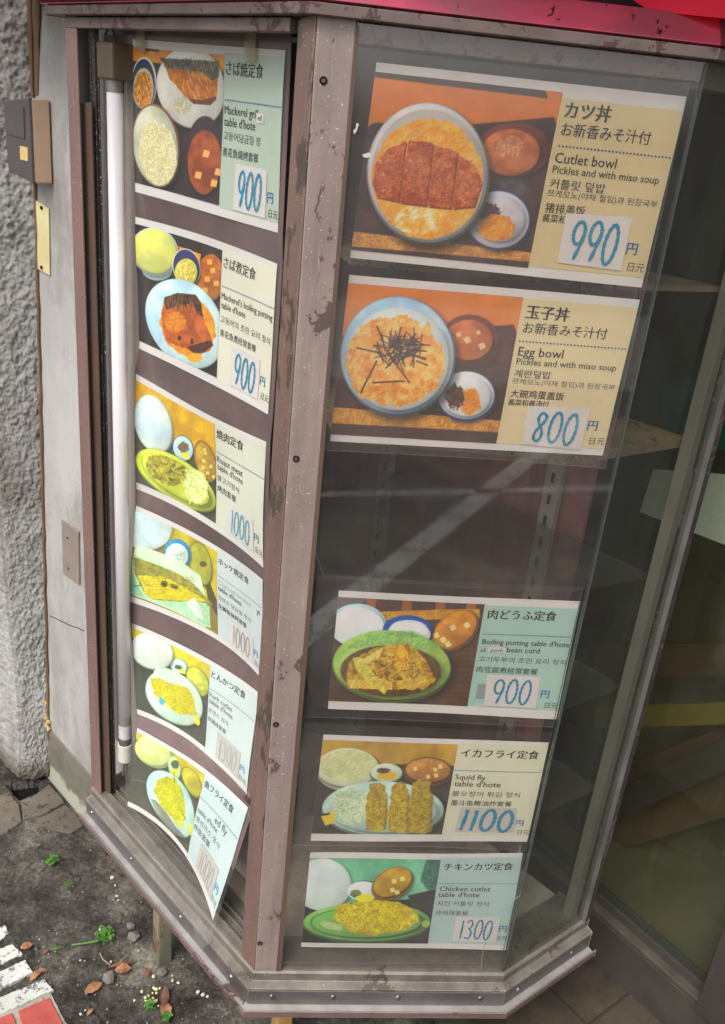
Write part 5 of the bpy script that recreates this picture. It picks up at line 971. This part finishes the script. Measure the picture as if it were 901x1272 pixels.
# ------------------------------------------------------------------ SMALL THINGS ON THE GROUND
def leaf(u, L, wd, rot, mat, lbl, curl=.3):
    c = Gp(u, GZ+.004); n_ = 10; V = []; ax = np.array([math.cos(rot), math.sin(rot), 0]); ay = np.array([-math.sin(rot), math.cos(rot), 0])
    for i in range(n_+1):
        k = i/n_; hw = wd/2*math.sin(math.pi*min(1, k*.96+.03))**.7*(1+.10*math.sin(i*1.9+rot*3)); cz = curl*L*(.5-abs(k-.5))*.6
        for sgn, up in ((-1, .25), (0, 0), (1, .25)): V.append(c+ax*(k-.5)*L+ay*sgn*hw+Z3*(cz+up*hw*(.4+.6*math.sin(rot*7+k*2))+.001))
    Fc = [(i*3+j, i*3+j+1, i*3+j+4, i*3+j+3) for i in range(n_) for j in range(2)]
    o = mk('fallen_leaf', V, Fc, mat); m_ = o.modifiers.new('t', 'SOLIDIFY'); m_.thickness = .0006; return tag(o, lbl, 'leaf', 'dry leaves on the ground')
leaf((33, 1176), .020, .015, .4, M['leafbrown'], 'small pale brown leaf above the white paving tiles')
leaf((45, 1212), .026, .012, 1.0, M['leafbrown'], 'twisted orange leaf touching the end of a white tile')
leaf((52, 1207), .018, .008, .1, M['leafbrown'], 'thin orange leaf scrap just right of the white tiles')
leaf((116, 1228), .030, .018, .6, M['leafbrown'], 'orange brown leaf midway between red tile and leg')
leaf((153, 1205), .026, .020, .2, M['leafbrown'], 'orange leaf left of the foot of the case leg')
leaf((150, 1199), .040, .007, .3, M['leafred'], 'long dry stem-like leaf beneath the green weed')
leaf((205, 1240), .014, .036, .05, M['leafred'], 'dull red brown leaf strip standing below the leg')
leaf((206, 1256), .034, .018, 2.0, M['leafbrown'], 'curled orange leaf at the bottom edge by the weeds')
leaf((182, 1208), .012, .018, .5, M['leafred'], 'reddish scrap against the foot of the case leg')
leaf((112, 1258), .014, .007, 1.0, M['leafbrown'], 'tiny tan leaf near the bottom edge of the ground')
leaf((57, 1183), .012, .006, .8, M['leafred'], 'tiny reddish leaf beside the green blade')
def weed(u, n, r, lbl, seed, lw=.006):
    r *= .85; lw *= .62; n = int(n*1.7)
    rr = random.Random(seed); c = Gp(u, GZ+.002); V, Fc = [], []; stems = []
    for i in range(n):
        a_ = rr.uniform(0, 6.283); d = r*math.sqrt(rr.random()); h_ = rr.uniform(.006, .020)*(1.2-d/r*.5); p = c+np.array([d*math.cos(a_), d*math.sin(a_), h_]); stems.append(tube(c+np.array([rr.uniform(-.003, .003), rr.uniform(-.003, .003), 0]), p, .0006, 5, .0004))
        b_ = rr.uniform(0, 6.283); ax = np.array([math.cos(b_), math.sin(b_), rr.uniform(-.2, .3)]); ay = np.array([-math.sin(b_), math.cos(b_), rr.uniform(-.3, .3)]); s = lw*rr.uniform(.6, 1.3); n0 = len(V)
        for x, y, z in ((-1, 0, 0), (-.4, -.6, .15), (.4, -.55, .15), (1, 0, 0), (.4, .55, .15), (-.4, .6, .15)): V.append(p+ax*x*s+ay*y*s+Z3*z*s)
        Fc += [(n0, n0+1, n0+2, n0+3), (n0, n0+3, n0+4, n0+5)]
    t = thing('weed', lbl, 'weed', 'green weeds growing from the ground'); mk('foliage', V, Fc, M['weed'], t); mk('stem', *joinvf(stems), M['weed'], t)
weed((65, 1073), 26, .013, 'small green weed growing alone in the middle of the dark ground', 1)
weed((130, 1166), 46, .020, 'largest green weed tuft left of the case leg', 2)
weed((187, 1254), 14, .010, 'small round-leaved weed below the leg near the buds', 3, .005)
weed((207, 1268), 10, .009, 'bright weed at the very bottom edge beside the curled leaf', 4)
weed((86, 1103), 6, .010, 'tiny sparse green sprigs below the lone weed', 5, .003)
bl = [Gp((64, 1178), GZ+.006), Gp((72, 1175), GZ+.010), Gp((78, 1176), GZ+.006), Gp((70, 1180), GZ+.005)]
tag(mk('grass_blade', bl, [(0, 1, 2, 3)], M['weed']), 'single fallen green blade lying above the white tiles', 'leaf')
V_, F_ = path_tube([Gp((89, 1174), GZ+.008), Gp((105, 1172), GZ+.009), Gp((122, 1169), GZ+.010)], .0016, 6); tag(mk('weed_stalk', V_, F_, M['weed']), 'thick green stalk pointing left from the largest weed', 'weed')
for pts_, lbl in (([(124, 1184), (128, 1192), (137, 1199)], 'pale curved twig under the largest weed'), ([(140, 1200), (150, 1195), (158, 1186)], 'straight brown twig crossing towards the leg')):
    V_, F_ = path_tube([Gp(p, GZ+.006) for p in pts_], .0011, 6); tag(mk('twig', V_, F_, M['twig']), lbl, 'twig')
def rock(c, r, mat, seed, sq=.6):
    rr = random.Random(seed); import bmesh; bm = bmesh.new(); bmesh.ops.create_icosphere(bm, subdivisions=1, radius=r)
    for v in bm.verts: v.co *= rr.uniform(.7, 1.25); v.co.z *= sq
    V = [np.array(v.co)+c for v in bm.verts]; Fc = [tuple(v.index for v in f.verts) for f in bm.faces]; bm.free(); return V, Fc
for u, r_, lbl in (((201, 1209), .010, 'grey pebble right against the foot of the case leg'), ((167, 1164), .012, 'angular grey stone left of the leg'), ((162, 1150), .010, 'grey stone just above another beside the leg'), ((136, 1216), .012, 'dark grey stone under the large weed'), ((137, 1212), .008, 'light topped stone resting on the dark one')):
    tag(mk('pebble', *rock(Gp(u, GZ+.004), r_, None, int(u[0])), M['pebble']), lbl, 'stone', 'pebbles by the leg')
ch = []
for u, r_ in (((139, 1090), .007), ((143, 1100), .004), ((100, 1193), .004), ((145, 1113), .005), ((124, 1155), .005), ((172, 1181), .003), ((222, 1221), .006), ((100, 1260), .004), ((214, 1212), .003), ((138, 1195), .004), ((246, 1232), .007), ((252, 1236), .007), ((258, 1238), .005), ((84, 1202), .002), ((49, 1167), .003), ((141, 1048), .002), ((147, 1118), .003), ((60, 1185), .002), ((106, 1255), .003)): ch.append(rock(Gp(u, GZ+.003), r_*.6, None, int(u[0]+u[1])))
mk('stone_chips', *joinvf(ch), M['chip'], kind='stuff')
bu = []
for i in range(22): bu.append(rock(Gp((random.gauss(192, 8), random.gauss(1236, 10)), GZ+.004), random.uniform(.0015, .0032), None, i, .9))
mk('fallen_buds', *joinvf(bu), M['bud'], kind='stuff')
gr = []
for i in range(420):
    u = (random.uniform(0, 330), random.uniform(1000, 1290)); p = Gp(u, GZ+.002)
    gr.append(rock(p, random.choice((.0008, .0012, .0016, .0026)), None, i, .8))
mk('grit', *joinvf(gr), M['pebble'], kind='stuff')
